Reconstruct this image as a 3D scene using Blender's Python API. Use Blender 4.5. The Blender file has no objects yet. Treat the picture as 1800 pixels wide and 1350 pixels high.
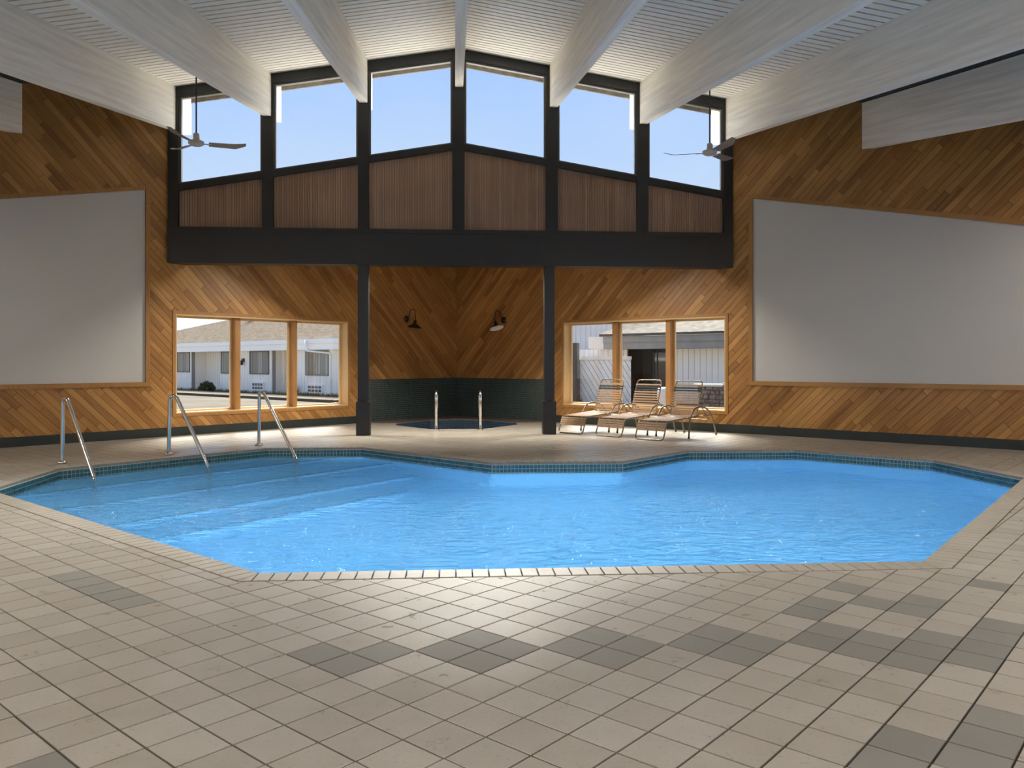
import bpy, math, random
from mathutils import Vector, Matrix

random.seed(7)
SC = bpy.context.scene
COL = SC.collection
R2 = math.sqrt(0.5)

# ------------------------------------------------------------------ camera
CAM_POS = (-0.03, 0.0, 1.30)
YAW = math.radians(4.0)
FPX, CXP, HOR = 1422.0, 900.0, 639.0
cam_d = bpy.data.cameras.new('camera')
cam = bpy.data.objects.new('camera', cam_d)
COL.objects.link(cam)
cam.location = CAM_POS
cam.rotation_euler = (math.pi / 2, 0, -YAW)
cam_d.sensor_width = 36.0
cam_d.lens = FPX / 1800.0 * 36.0
cam_d.shift_y = -(675.0 - HOR) / 1800.0
cam_d.clip_start = 0.05
cam_d.clip_end = 500
SC.camera = cam


def project(x, y, z):
    dx = x - CAM_POS[0]
    c = dx * math.sin(YAW) + y * math.cos(YAW)
    r = dx * math.cos(YAW) - y * math.sin(YAW)
    if c < 0.1:
        return None
    return (CXP + FPX * r / c, HOR - FPX * (z - CAM_POS[2]) / c, c)


def in_frame(x, y, z, m=40):
    p = project(x, y, z)
    return p is not None and -m < p[0] < 1800 + m and -m < p[1] < 1350 + m


# ------------------------------------------------------------------ world, sun, exposure
W = bpy.data.worlds.new('sky')
SC.world = W
W.use_nodes = True
wn, wl = W.node_tree.nodes, W.node_tree.links
wn.clear()
wo = wn.new('ShaderNodeOutputWorld')
wb = wn.new('ShaderNodeBackground')
tc = wn.new('ShaderNodeTexCoord')
sep = wn.new('ShaderNodeSeparateXYZ')
ramp = wn.new('ShaderNodeValToRGB')
ramp.color_ramp.elements[0].position = 0.0
ramp.color_ramp.elements[0].color = (1.7, 1.68, 1.62, 1)
ramp.color_ramp.elements[1].position = 0.75
ramp.color_ramp.elements[1].color = (0.24, 0.44, 0.92, 1)
e = ramp.color_ramp.elements.new(0.20)
e.color = (0.59, 0.76, 1.03, 1)
e = ramp.color_ramp.elements.new(0.10)
e.color = (1.05, 1.12, 1.22, 1)
e = ramp.color_ramp.elements.new(0.34)
e.color = (0.41, 0.63, 1.06, 1)
cn = wn.new('ShaderNodeTexNoise')
cn.inputs['Scale'].default_value = 2.2
cn.inputs['Detail'].default_value = 6
mp = wn.new('ShaderNodeMapping')
mp.inputs['Scale'].default_value = (1.0, 1.0, 2.6)
cr = wn.new('ShaderNodeValToRGB')
cr.color_ramp.elements[0].position = 0.50
cr.color_ramp.elements[1].position = 0.80
cmx = wn.new('ShaderNodeMix')
cmx.data_type = 'RGBA'
cmx.inputs['B'].default_value = (0.86, 0.91, 1.0, 1)
cmul = wn.new('ShaderNodeMath')
cmul.operation = 'MULTIPLY'
cmul.inputs[1].default_value = 0.30
wl.new(tc.outputs['Generated'], sep.inputs[0])
wl.new(sep.outputs['Z'], ramp.inputs[0])
wl.new(tc.outputs['Generated'], mp.inputs[0])
wl.new(mp.outputs[0], cn.inputs['Vector'])
wl.new(cn.outputs['Fac'], cr.inputs[0])
wl.new(cr.outputs[0], cmul.inputs[0])
wl.new(cmul.outputs[0], cmx.inputs['Factor'])
wl.new(ramp.outputs[0], cmx.inputs['A'])
wl.new(cmx.outputs['Result'], wb.inputs['Color'])
wl.new(wb.outputs[0], wo.inputs[0])
wb.inputs['Strength'].default_value = 0.67

sun_d = bpy.data.lights.new('sun', 'SUN')
sun_d.energy = 34.0
sun_d.angle = math.radians(31)
sun_d.color = (1.0, 0.95, 0.87)
sun = bpy.data.objects.new('sun', sun_d)
COL.objects.link(sun)
sun.rotation_euler = Vector((-0.04, -0.715, -0.70)).to_track_quat('-Z', 'Y').to_euler()

SC.view_settings.view_transform = 'Standard'
SC.view_settings.look = 'None'
SC.view_settings.exposure = 0.60
SC.view_settings.gamma = 1.0
SC.view_settings.use_curve_mapping = False
SC.cycles.max_bounces = 12
SC.cycles.diffuse_bounces = 8
SC.cycles.transparent_max_bounces = 16
SC.cycles.sample_clamp_indirect = 3.5
SC.cycles.use_denoising = True


# ------------------------------------------------------------------ materials
def newmat(name):
    m = bpy.data.materials.new(name)
    m.use_nodes = True
    nt = m.node_tree
    return m, nt, nt.nodes['Principled BSDF']


def N(nt, typ, **kw):
    n = nt.nodes.new(typ)
    for k, v in kw.items():
        if hasattr(n, k):
            setattr(n, k, v)
        else:
            n.inputs[k].default_value = v
    return n


def mixc(nt, fac, a, b):
    """fac: socket or value, a/b: socket or colour"""
    m = nt.nodes.new('ShaderNodeMix')
    m.data_type = 'RGBA'
    for key, v in (('Factor', fac), ('A', a), ('B', b)):
        if hasattr(v, 'links'):
            nt.links.new(v, m.inputs[key])
        elif key == 'Factor':
            m.inputs[key].default_value = v
        else:
            m.inputs[key].default_value = (*v, 1)
    return m.outputs['Result']


def rng(nt, sock, a, b, c=0.0, d=1.0):
    r = nt.nodes.new('ShaderNodeMapRange')
    nt.links.new(sock, r.inputs[0])
    for i, v in enumerate((a, b, c, d)):
        r.inputs[i + 1].default_value = v
    return r.outputs[0]


def simple(name, col, rough=0.5, metal=0.0, noise=0.0, scale=8.0, bump=0.0, stretch=None, spec=0.5, rotx=0.0):
    spec = 0.0 if rough >= 0.85 else spec
    m, nt, p = newmat(name)
    p.inputs['Roughness'].default_value = rough
    p.inputs['Metallic'].default_value = metal
    p.inputs['Specular IOR Level'].default_value = spec
    p.inputs['Base Color'].default_value = (*col, 1)
    if noise or bump:
        g = N(nt, 'ShaderNodeNewGeometry')
        n = N(nt, 'ShaderNodeTexNoise', Scale=scale, Detail=5.0)
        if stretch:
            mpn = N(nt, 'ShaderNodeMapping')
            mpn.inputs['Scale'].default_value = stretch
            vr = N(nt, 'ShaderNodeVectorRotate', rotation_type='X_AXIS')
            vr.inputs['Angle'].default_value = rotx
            nt.links.new(g.outputs['Position'], vr.inputs['Vector'])
            nt.links.new(vr.outputs[0], mpn.inputs[0])
            nt.links.new(mpn.outputs[0], n.inputs['Vector'])
        else:
            nt.links.new(g.outputs['Position'], n.inputs['Vector'])
        f = rng(nt, n.outputs['Fac'], 0.3, 0.7)
        lo = tuple(max(0, c * (1 - noise)) for c in col)
        hi = tuple(min(1, c * (1 + noise * 0.6)) for c in col)
        nt.links.new(mixc(nt, f, lo, hi), p.inputs['Base Color'])
        if bump:
            b = N(nt, 'ShaderNodeBump', Strength=bump, Distance=0.01)
            nt.links.new(n.outputs['Fac'], b.inputs['Height'])
            nt.links.new(b.outputs[0], p.inputs['Normal'])
    return m


def wood(name, u, v, dark, mid, light, rough=0.42, tone=True):
    """grain runs along unit vector u; v is across the board"""
    m, nt, p = newmat(name)
    g = N(nt, 'ShaderNodeNewGeometry')
    cmb = N(nt, 'ShaderNodeCombineXYZ')
    for k, (vec, s) in enumerate(((u, 1.3), (v, 24.0))):
        d = N(nt, 'ShaderNodeVectorMath', operation='DOT_PRODUCT')
        d.inputs[1].default_value = tuple(c * s for c in vec)
        nt.links.new(g.outputs['Position'], d.inputs[0])
        nt.links.new(d.outputs['Value'], cmb.inputs[k])
    if tone:
        at = N(nt, 'ShaderNodeAttribute', attribute_name='tone')
        ml = N(nt, 'ShaderNodeMath', operation='MULTIPLY')
        ml.inputs[1].default_value = 37.0
        nt.links.new(at.outputs['Fac'], ml.inputs[0])
        nt.links.new(ml.outputs[0], cmb.inputs[2])
    n = N(nt, 'ShaderNodeTexNoise', Scale=1.0, Detail=4.0, Distortion=0.6)
    nt.links.new(cmb.outputs[0], n.inputs['Vector'])
    f = rng(nt, n.outputs['Fac'], 0.28, 0.74)
    c = mixc(nt, f, dark, light)
    if tone:
        t = rng(nt, at.outputs['Fac'], 0.0, 1.0)
        tc2 = N(nt, 'ShaderNodeValToRGB')
        tc2.color_ramp.elements[0].color = (*dark, 1)
        tc2.color_ramp.elements[1].color = (*light, 1)
        ee = tc2.color_ramp.elements.new(0.5)
        ee.color = (*mid, 1)
        nt.links.new(t, tc2.inputs[0])
        c = mixc(nt, 0.62, c, tc2.outputs[0])
    else:
        c = mixc(nt, 0.4, c, mid)
    # large soft blotches in the stain
    bl = N(nt, 'ShaderNodeTexNoise', Scale=0.9, Detail=2.0)
    nt.links.new(g.outputs['Position'], bl.inputs['Vector'])
    c = mixc(nt, rng(nt, bl.outputs['Fac'], 0.35, 0.75, 0.0, 0.35), c, tuple(x * 0.55 for x in dark))
    nt.links.new(c, p.inputs['Base Color'])
    p.inputs['Roughness'].default_value = rough
    p.inputs['Specular IOR Level'].default_value = 0.3
    b = N(nt, 'ShaderNodeBump', Strength=0.12, Distance=0.004)
    nt.links.new(n.outputs['Fac'], b.inputs['Height'])
    nt.links.new(b.outputs[0], p.inputs['Normal'])
    return m


WD, WM, WL = (0.165, 0.066, 0.017), (0.37, 0.170, 0.047), (0.57, 0.305, 0.095)
MAT = {}
MAT['wood_l'] = wood('cedar_left', (-0.5, -0.5, R2), (0.5, 0.5, R2), WD, WM, WL)
MAT['wood_r'] = wood('cedar_right', (0.5, -0.5, R2), (-0.5, 0.5, R2), WD, WM, WL)
MAT['wood_v'] = wood('cedar_vertical', (0, 0, 1), (1, 0, 0), (0.20, 0.115, 0.07), (0.30, 0.185, 0.12), (0.40, 0.26, 0.17))
MAT['trim'] = wood('trim_wood', (0.3, 0.3, 0.9), (0.7, 0.7, 0.05), (0.27, 0.12, 0.035), (0.36, 0.175, 0.055), (0.45, 0.24, 0.08), 0.4, False)
MAT['jamb'] = wood('pale_jamb_wood', (0.0, 0.0, 1.0), (0.7, 0.7, 0.0), (0.50, 0.32, 0.14), (0.62, 0.43, 0.21), (0.70, 0.52, 0.28), 0.4, False)
MAT['backing'] = simple('wall_backing', (0.035, 0.018, 0.008), 0.9)
MAT['beam'] = simple('white_painted_glulam', (0.85, 0.80, 0.71), 0.5, noise=0.16, scale=1.0, stretch=(20, 0.7, 18.0), bump=0.05, rotx=-0.1665)
MAT['plank'] = simple('pale_grey_ceiling_paint', (0.83, 0.78, 0.69), 0.5, noise=0.06, scale=2.0, stretch=(0.8, 9, 9), bump=0.02)
MAT['plank_gap'] = simple('ceiling_gap', (0.06, 0.06, 0.058), 0.9)
MAT['black'] = simple('black_paint', (0.011, 0.0115, 0.0125), 0.42, noise=0.15, scale=3.0)
MAT['blackm'] = simple('black_metal', (0.010, 0.010, 0.012), 0.35)
MAT['steel'] = simple('polished_steel', (0.74, 0.73, 0.70), 0.16, metal=1.0)
MAT['panel'] = simple('grey_panel', (0.50, 0.485, 0.45), 0.6, noise=0.03, scale=0.6)
MAT['fanwhite'] = simple('fan_white', (0.50, 0.47, 0.43), 0.4)
MAT['fanblade'] = simple('fan_blade', (0.20, 0.17, 0.15), 0.45)
MAT['shade_in'] = simple('lamp_white_enamel', (0.85, 0.85, 0.82), 0.35)
MAT['bronze'] = simple('bronze_tube', (0.20, 0.165, 0.115), 0.32, metal=0.55)
MAT['strap'] = simple('tan_vinyl_strap', (0.25, 0.16, 0.092), 0.55, spec=0.25)
MAT['strapdark'] = simple('dark_green_strap', (0.009, 0.016, 0.013), 0.5, spec=0.2)
MAT['baseboard'] = simple('dark_green_base', (0.018, 0.026, 0.024), 0.35, noise=0.25, scale=4)
MAT['green_tile'] = simple('dark_green_mosaic', (0.040, 0.062, 0.060), 0.22, noise=0.4, scale=18)
MAT['green_grout'] = simple('mosaic_grout', (0.13, 0.16, 0.155), 0.8)
MAT['spa_tile'] = simple('spa_blue_mosaic', (0.045, 0.085, 0.13), 0.22, noise=0.4, scale=18)
MAT['teal_tile'] = simple('teal_waterline_tile', (0.055, 0.17, 0.19), 0.25, noise=0.45, scale=14)
MAT['teal_grout'] = simple('pale_grout', (0.55, 0.62, 0.60), 0.8)
MAT['rim'] = simple('brown_spa_rim', (0.10, 0.075, 0.06), 0.5, noise=0.2)
MAT['step_line'] = simple('dark_blue_nosing', (0.015, 0.12, 0.36), 0.5)
MAT['plaster'] = simple('blue_pool_plaster', (0.29, 0.67, 0.98), 0.6, noise=0.10, scale=3.0)
MAT['spa_plaster'] = simple('spa_plaster', (0.08, 0.20, 0.42), 0.6)
MAT['grout'] = simple('dark_floor_grout', (0.035, 0.030, 0.025), 0.85)
MAT['siding'] = simple('white_siding', (0.93, 0.89, 0.82), 0.6)
MAT['siding_gap'] = simple('siding_groove', (0.50, 0.50, 0.49), 0.8)
MAT['fascia_w'] = simple('white_fascia', (0.92, 0.91, 0.88), 0.5)
MAT['fascia_g'] = simple('grey_fascia', (0.27, 0.26, 0.24), 0.7, noise=0.1, scale=2)
MAT['shingle'] = simple('brown_grey_shingle', (0.078, 0.067, 0.056), 0.9, noise=0.35, scale=3.0, stretch=(1, 1, 6))
MAT['shingle2'] = simple('pale_grey_shingle', (0.12, 0.112, 0.10), 0.9, noise=0.3, scale=3.0, stretch=(1, 1, 6))
MAT['asphalt'] = simple('asphalt', (0.068, 0.062, 0.054), 0.9, noise=0.2, scale=0.6)
MAT['concrete'] = simple('concrete_walk', (0.10, 0.09, 0.075), 0.9, noise=0.12, scale=1.2)
MAT['grass'] = simple('grass', (0.13, 0.17, 0.045), 0.9, noise=0.4, scale=5)
MAT['leaf'] = simple('shrub_leaf', (0.07, 0.09, 0.028), 0.8, noise=0.5, scale=9)
MAT['stone'] = simple('rubble_stone', (0.22, 0.19, 0.165), 0.9, noise=0.5, scale=7, bump=0.6)
MAT['capstone'] = simple('pale_capstone', (0.62, 0.60, 0.56), 0.8)
MAT['fence'] = simple('pale_fence_board', (0.86, 0.79, 0.70), 0.7, noise=0.06)
MAT['fence_back'] = simple('fence_shadow_gap', (0.12, 0.10, 0.09), 0.9)
MAT['post_ext'] = simple('weathered_post', (0.10, 0.085, 0.07), 0.8, noise=0.2)
MAT['darkdoor'] = simple('dark_entrance', (0.028, 0.024, 0.022), 0.5, noise=0.3, scale=2)
MAT['winframe'] = simple('dark_window_frame', (0.10, 0.095, 0.085), 0.5)
MAT['curtain'] = simple('curtain', (0.42, 0.39, 0.35), 0.8, noise=0.55, scale=1.6, stretch=(1, 1, 0.05))
MAT['bounce_roof'] = simple('white_bounce_roof', (0.80, 0.79, 0.76), 0.9)
MAT['soffit'] = simple('soffit_dark_brown', (0.075, 0.062, 0.05), 0.8, noise=0.5, scale=10)
MAT['metalframe'] = simple('bronze_window_frame', (0.10, 0.095, 0.085), 0.4, metal=0.4)
MAT['wallplain'] = simple('plain_brown_wall', (0.27, 0.13, 0.045), 0.6, noise=0.15)


def glass_mat(name, refl=1.0):
    m = bpy.data.materials.new(name)
    m.use_nodes = True
    nt = m.node_tree
    nt.nodes.clear()
    o = N(nt, 'ShaderNodeOutputMaterial')
    t = N(nt, 'ShaderNodeBsdfTransparent')
    t.inputs[0].default_value = (0.97, 0.98, 0.98, 1)
    g = N(nt, 'ShaderNodeBsdfGlossy', Roughness=0.0)
    fr = N(nt, 'ShaderNodeFresnel', IOR=1.45)
    mu = N(nt, 'ShaderNodeMath', operation='MULTIPLY')
    mu.inputs[1].default_value = refl
    nt.links.new(fr.outputs[0], mu.inputs[0])
    mx = N(nt, 'ShaderNodeMixShader')
    nt.links.new(mu.outputs[0], mx.inputs[0])
    nt.links.new(t.outputs[0], mx.inputs[1])
    nt.links.new(g.outputs[0], mx.inputs[2])
    nt.links.new(mx.outputs[0], o.inputs[0])
    return m


MAT['glass'] = glass_mat('window_glass', 0.6)
MAT['extglass'] = simple('far_window_glass', (0.05, 0.055, 0.05), 0.08)


def water_mat(name, tint, refl, wave, milk=(0.2, 0.5, 0.9), milkf=0.0):
    m = bpy.data.materials.new(name)
    m.use_nodes = True
    nt = m.node_tree
    nt.nodes.clear()
    o = N(nt, 'ShaderNodeOutputMaterial')
    t = N(nt, 'ShaderNodeBsdfRefraction', IOR=1.33, Roughness=0.0)
    t.inputs[0].default_value = (*tint, 1)
    g = N(nt, 'ShaderNodeBsdfGlossy', Roughness=0.06)
    fr = N(nt, 'ShaderNodeFresnel', IOR=1.33)
    mu = N(nt, 'ShaderNodeMath', operation='MULTIPLY')
    mu.inputs[1].default_value = refl
    geo = N(nt, 'ShaderNodeNewGeometry')
    mpn = N(nt, 'ShaderNodeMapping')
    mpn.inputs['Scale'].default_value = (1.0, 1.7, 1.0)
    mpn.inputs['Rotation'].default_value = (0, 0, 0.25)
    n1 = N(nt, 'ShaderNodeTexNoise', Scale=3.4, Detail=3.0, Distortion=1.2)
    n2 = N(nt, 'ShaderNodeTexNoise', Scale=9.0, Detail=2.0, Distortion=0.8)
    nt.links.new(geo.outputs['Position'], mpn.inputs[0])
    nt.links.new(mpn.outputs[0], n1.inputs['Vector'])
    nt.links.new(mpn.outputs[0], n2.inputs['Vector'])
    ad = N(nt, 'ShaderNodeMath', operation='MULTIPLY_ADD')
    ad.inputs[1].default_value = 0.45
    nt.links.new(n2.outputs['Fac'], ad.inputs[0])
    nt.links.new(n1.outputs['Fac'], ad.inputs[2])
    b = N(nt, 'ShaderNodeBump', Strength=1.0, Distance=wave)
    nt.links.new(ad.outputs[0], b.inputs['Height'])
    nt.links.new(b.outputs[0], g.inputs['Normal'])
    nt.links.new(b.outputs[0], fr.inputs['Normal'])
    nt.links.new(fr.outputs[0], mu.inputs[0])
    df = N(nt, 'ShaderNodeBsdfDiffuse')
    df.inputs[0].default_value = (*milk, 1)
    nt.links.new(b.outputs[0], df.inputs['Normal'])
    nt.links.new(b.outputs[0], t.inputs['Normal'])
    m0 = N(nt, 'ShaderNodeMixShader')
    m0.inputs[0].default_value = milkf
    nt.links.new(t.outputs[0], m0.inputs[1])
    nt.links.new(df.outputs[0], m0.inputs[2])
    mx = N(nt, 'ShaderNodeMixShader')
    nt.links.new(mu.outputs[0], mx.inputs[0])
    nt.links.new(m0.outputs[0], mx.inputs[1])
    nt.links.new(g.outputs[0], mx.inputs[2])
    nt.links.new(mx.outputs[0], o.inputs[0])
    return m


MAT['water'] = water_mat('pool_water', (0.74, 0.92, 0.99), 0.72, 0.24, (0.22, 0.62, 1.0), 0.28)
MAT['spawater'] = water_mat('spa_water', (0.5, 0.7, 0.85), 0.8, 0.01)

TILE = 0.2035
TO = (-0.356, 2.962)


def tile_material(name, ca, cb, rough_lo, rough_hi, speck, cell=True):
    """glazed floor tile: a tint per grid cell, mottling and uneven gloss"""
    m, nt, p = newmat(name)
    g = N(nt, 'ShaderNodeNewGeometry')
    cmb = N(nt, 'ShaderNodeCombineXYZ')
    for k, vec in enumerate(((R2, R2, 0), (R2, -R2, 0))):
        sb = N(nt, 'ShaderNodeVectorMath', operation='SUBTRACT')
        sb.inputs[1].default_value = (TO[0], TO[1], 0)
        nt.links.new(g.outputs['Position'], sb.inputs[0])
        d = N(nt, 'ShaderNodeVectorMath', operation='DOT_PRODUCT')
        d.inputs[1].default_value = tuple(c / TILE for c in vec)
        nt.links.new(sb.outputs[0], d.inputs[0])
        fl = N(nt, 'ShaderNodeMath', operation='FLOOR')
        nt.links.new(d.outputs['Value'], fl.inputs[0])
        nt.links.new(fl.outputs[0], cmb.inputs[k])
    wnz = N(nt, 'ShaderNodeTexWhiteNoise')
    nt.links.new(cmb.outputs[0], wnz.inputs['Vector'])
    n = N(nt, 'ShaderNodeTexNoise', Scale=7.0, Detail=6.0, Roughness=0.65)
    nt.links.new(g.outputs['Position'], n.inputs['Vector'])
    n3 = N(nt, 'ShaderNodeTexNoise', Scale=speck, Detail=2.0)
    nt.links.new(g.outputs['Position'], n3.inputs['Vector'])
    mot = rng(nt, n.outputs['Fac'], 0.3, 0.72)
    mxv = N(nt, 'ShaderNodeMath', operation='MULTIPLY_ADD')
    mxv.inputs[1].default_value = 0.55
    nt.links.new(wnz.outputs['Value'], mxv.inputs[0])
    ml2 = N(nt, 'ShaderNodeMath', operation='MULTIPLY')
    ml2.inputs[1].default_value = 0.45
    nt.links.new(mot, ml2.inputs[0])
    nt.links.new(ml2.outputs[0], mxv.inputs[2])
    c = mixc(nt, mxv.outputs[0], ca, cb)
    c = mixc(nt, rng(nt, n3.outputs['Fac'], 0.60, 0.72, 0.0, 0.35), c, tuple(x * 0.5 for x in ca))
    nt.links.new(c, p.inputs['Base Color'])
    p.inputs['Specular IOR Level'].default_value = 0.30
    nt.links.new(rng(nt, n.outputs['Fac'], 0.3, 0.7, rough_lo, rough_hi), p.inputs['Roughness'])
    b = N(nt, 'ShaderNodeBump', Strength=0.03, Distance=0.002)
    nt.links.new(n.outputs['Fac'], b.inputs['Height'])
    nt.links.new(b.outputs[0], p.inputs['Normal'])
    return m


MAT['tile'] = tile_material('beige_floor_tile', (0.265, 0.236, 0.190), (0.355, 0.326, 0.275), 0.26, 0.38, 60)
MAT['tile_dark'] = tile_material('grey_textured_tile', (0.160, 0.150, 0.127), (0.205, 0.192, 0.166), 0.45, 0.6, 160)
MAT['coping'] = tile_material('coping_tile', (0.26, 0.228, 0.18), (0.335, 0.298, 0.243), 0.35, 0.5, 60)


# ------------------------------------------------------------------ mesh helpers
class MB:
    def __init__(self):
        self.v, self.f, self.mi, self.tone, self.sm = [], [], [], [], []

    def face(self, idx, mi=0, tone=0.5, sm=False):
        self.f.append(idx)
        self.mi.append(mi)
        self.tone.append(tone)
        self.sm.append(sm)

    def pts(self, ps):
        i = len(self.v)
        self.v.extend(tuple(p) for p in ps)
        return list(range(i, i + len(ps)))

    def prism(self, bottom, top, mi=0, tone=0.5, cap=True, base=True):
        """bottom/top: matching rings of 3-D points"""
        n = len(bottom)
        a = self.pts(bottom)
        b = self.pts(top)
        if cap:
            self.face(b, mi, tone)
        if base:
            self.face(a[::-1], mi, tone)
        for i in range(n):
            j = (i + 1) % n
            self.face([a[i], a[j], b[j], b[i]], mi, tone)
        return self

    def box(self, x0, x1, y0, y1, z0, z1, mi=0, tone=0.5):
        return self.prism([(x0, y0, z0), (x1, y0, z0), (x1, y1, z0), (x0, y1, z0)],
                          [(x0, y0, z1), (x1, y0, z1), (x1, y1, z1), (x0, y1, z1)], mi, tone)

    def obox(self, o, ax, ay, az, mi=0, tone=0.5):
        """box from corner o spanned by three vectors"""
        o, ax, ay, az = map(Vector, (o, ax, ay, az))
        bt = [o, o + ax, o + ax + ay, o + ay]
        return self.prism(bt, [p + az for p in bt], mi, tone)

    def tube(self, path, r, seg=10, mi=0, caps=True):
        path = [Vector(p) for p in path]
        n = len(path)
        rs = r if isinstance(r, (list, tuple)) else [r] * n
        t0 = (path[1] - path[0]).normalized()
        up = Vector((0, 0, 1)) if abs(t0.z) < 0.9 else Vector((1, 0, 0))
        nr = (up - t0 * up.dot(t0)).normalized()
        rings = []
        for i, p in enumerate(path):
            if i == 0:
                t = t0
            elif i == n - 1:
                t = (path[i] - path[i - 1]).normalized()
            else:
                t = ((path[i] - path[i - 1]).normalized() + (path[i + 1] - path[i]).normalized()).normalized()
            nr = (nr - t * nr.dot(t)).normalized()
            bn = t.cross(nr)
            rings.append(self.pts([p + (nr * math.cos(2 * math.pi * k / seg) + bn * math.sin(2 * math.pi * k / seg)) * rs[i]
                                   for k in range(seg)]))
        for i in range(n - 1):
            for k in range(seg):
                k2 = (k + 1) % seg
                self.face([rings[i][k], rings[i][k2], rings[i + 1][k2], rings[i + 1][k]], mi, 0.5, True)
        if caps:
            self.face(rings[0][::-1], mi)
            self.face(rings[-1], mi)
        return self

    def lathe(self, c, prof, seg=20, mi=0, axis=None):
        """prof: (radius, height) list about the axis through c"""
        c = Vector(c)
        ax = Vector(axis or (0, 0, 1)).normalized()
        ref = Vector((1, 0, 0)) if abs(ax.x) < 0.8 else Vector((0, 1, 0))
        e1 = (ref - ax * ref.dot(ax)).normalized()
        e2 = ax.cross(e1)
        rings = []
        for r, h in prof:
            rings.append(self.pts([c + ax * h + (e1 * math.cos(2 * math.pi * k / seg) + e2 * math.sin(2 * math.pi * k / seg)) * max(r, 1e-4)
                                   for k in range(seg)]))
        for i in range(len(rings) - 1):
            for k in range(seg):
                k2 = (k + 1) % seg
                self.face([rings[i][k], rings[i][k2], rings[i + 1][k2], rings[i + 1][k]], mi, 0.5, True)
        return self

    def mesh(self, name, mats):
        me = bpy.data.meshes.new(name)
        me.from_pydata([tuple(p) for p in self.v], [], self.f)
        for m in (mats if isinstance(mats, (list, tuple)) else [mats]):
            me.materials.append(MAT[m] if isinstance(m, str) else m)
        me.polygons.foreach_set('material_index', self.mi)
        me.polygons.foreach_set('use_smooth', self.sm)
        if any(t != 0.5 for t in self.tone):
            at = me.attributes.new('tone', 'FLOAT', 'FACE')
            at.data.foreach_set('value', self.tone)
        me.update()
        return me

    def build(self, name, mats, parent=None):
        o = bpy.data.objects.new(name, self.mesh(name, mats))
        COL.objects.link(o)
        if parent is not None:
            o.parent = parent
        return o


def tag(o, label=None, cat=None, group=None, kind=None):
    if label:
        o['label'] = label
    if cat:
        o['category'] = cat
    if group:
        o['group'] = group
    if kind:
        o['kind'] = kind
    return o


def empty(name, loc=(0, 0, 0)):
    o = bpy.data.objects.new(name, None)
    o.empty_display_size = 0.2
    o.location = loc
    COL.objects.link(o)
    return o


def adopt(parent, *objs):
    """parent keeping the children's world coordinates (parent has no rotation)"""
    for o in objs:
        o.parent = parent
        o.matrix_parent_inverse = Matrix.Translation(-Vector(parent.location))


def copy_tree(o, parent=None):
    c = o.copy()
    COL.objects.link(c)
    c.parent = parent
    for ch in [x for x in bpy.data.objects if x.parent == o]:
        copy_tree(ch, c)
    return c


def fillet(pts, r, n=6):
    """round the inner corners of a polyline"""
    pts = [Vector(p) for p in pts]
    out = [pts[0]]
    for i in range(1, len(pts) - 1):
        a, b, c = pts[i - 1], pts[i], pts[i + 1]
        rr = r[i - 1] if isinstance(r, (list, tuple)) else r
        d1, d2 = (a - b), (c - b)
        rr = min(rr, d1.length * 0.5, d2.length * 0.5)
        p1, p2 = b + d1.normalized() * rr, b + d2.normalized() * rr
        for k in range(n + 1):
            t = k / n
            out.append(p1 * (1 - t) ** 2 + b * 2 * t * (1 - t) + p2 * t * t)
    out.append(pts[-1])
    return out


# 2-D polygon tools ---------------------------------------------------
def area2(p):
    return 0.5 * sum(p[i][0] * p[(i + 1) % len(p)][1] - p[(i + 1) % len(p)][0] * p[i][1] for i in range(len(p)))


def ccw(p):
    return p if area2(p) > 0 else p[::-1]


def clip_half(poly, a, b, keep_left=True):
    """keep the part of poly left (or right) of the directed line a->b"""
    s = 1 if keep_left else -1
    dx, dy = b[0] - a[0], b[1] - a[1]
    f = lambda p: s * (dx * (p[1] - a[1]) - dy * (p[0] - a[0]))
    out = []
    for i in range(len(poly)):
        p, q = poly[i], poly[(i + 1) % len(poly)]
        fp, fq = f(p), f(q)
        if fp >= -1e-9:
            out.append(p)
        if (fp > 1e-9 and fq < -1e-9) or (fp < -1e-9 and fq > 1e-9):
            t = fp / (fp - fq)
            out.append((p[0] + (q[0] - p[0]) * t, p[1] + (q[1] - p[1]) * t))
    return out if len(out) > 2 and abs(area2(out)) > 1e-6 else []


def clip_convex(poly, conv):
    conv = ccw(conv)
    for i in range(len(conv)):
        poly = clip_half(poly, conv[i], conv[(i + 1) % len(conv)], True)
        if not poly:
            return []
    return poly


def subtract(polys, conv):
    """polys (convex) minus one convex polygon -> convex pieces"""
    conv = ccw(conv)
    bx0, bx1 = min(p[0] for p in conv), max(p[0] for p in conv)
    by0, by1 = min(p[1] for p in conv), max(p[1] for p in conv)
    out = []
    for poly in polys:
        if max(p[0] for p in poly) <= bx0 or min(p[0] for p in poly) >= bx1 or \
           max(p[1] for p in poly) <= by0 or min(p[1] for p in poly) >= by1 or not clip_convex(poly, conv):
            out.append(poly)
            continue
        rest = poly
        for i in range(len(conv)):
            a, b = conv[i], conv[(i + 1) % len(conv)]
            o = clip_half(rest, a, b, False)
            if o:
                out.append(o)
            rest = clip_half(rest, a, b, True)
            if not rest:
                break
    return out


def offset_poly(poly, d):
    """offset a ccw polygon outwards by d with mitred corners"""
    n = len(poly)
    out = []
    for i in range(n):
        p0, p1, p2 = Vector(poly[i - 1]), Vector(poly[i]), Vector(poly[(i + 1) % n])
        n1 = Vector(((p1 - p0).y, -(p1 - p0).x)).normalized()
        n2 = Vector(((p2 - p1).y, -(p2 - p1).x)).normalized()
        m = (n1 + n2)
        m = m * (d / (1 + n1.dot(n2)))
        out.append((p1.x + m.x, p1.y + m.y))
    return out


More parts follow.
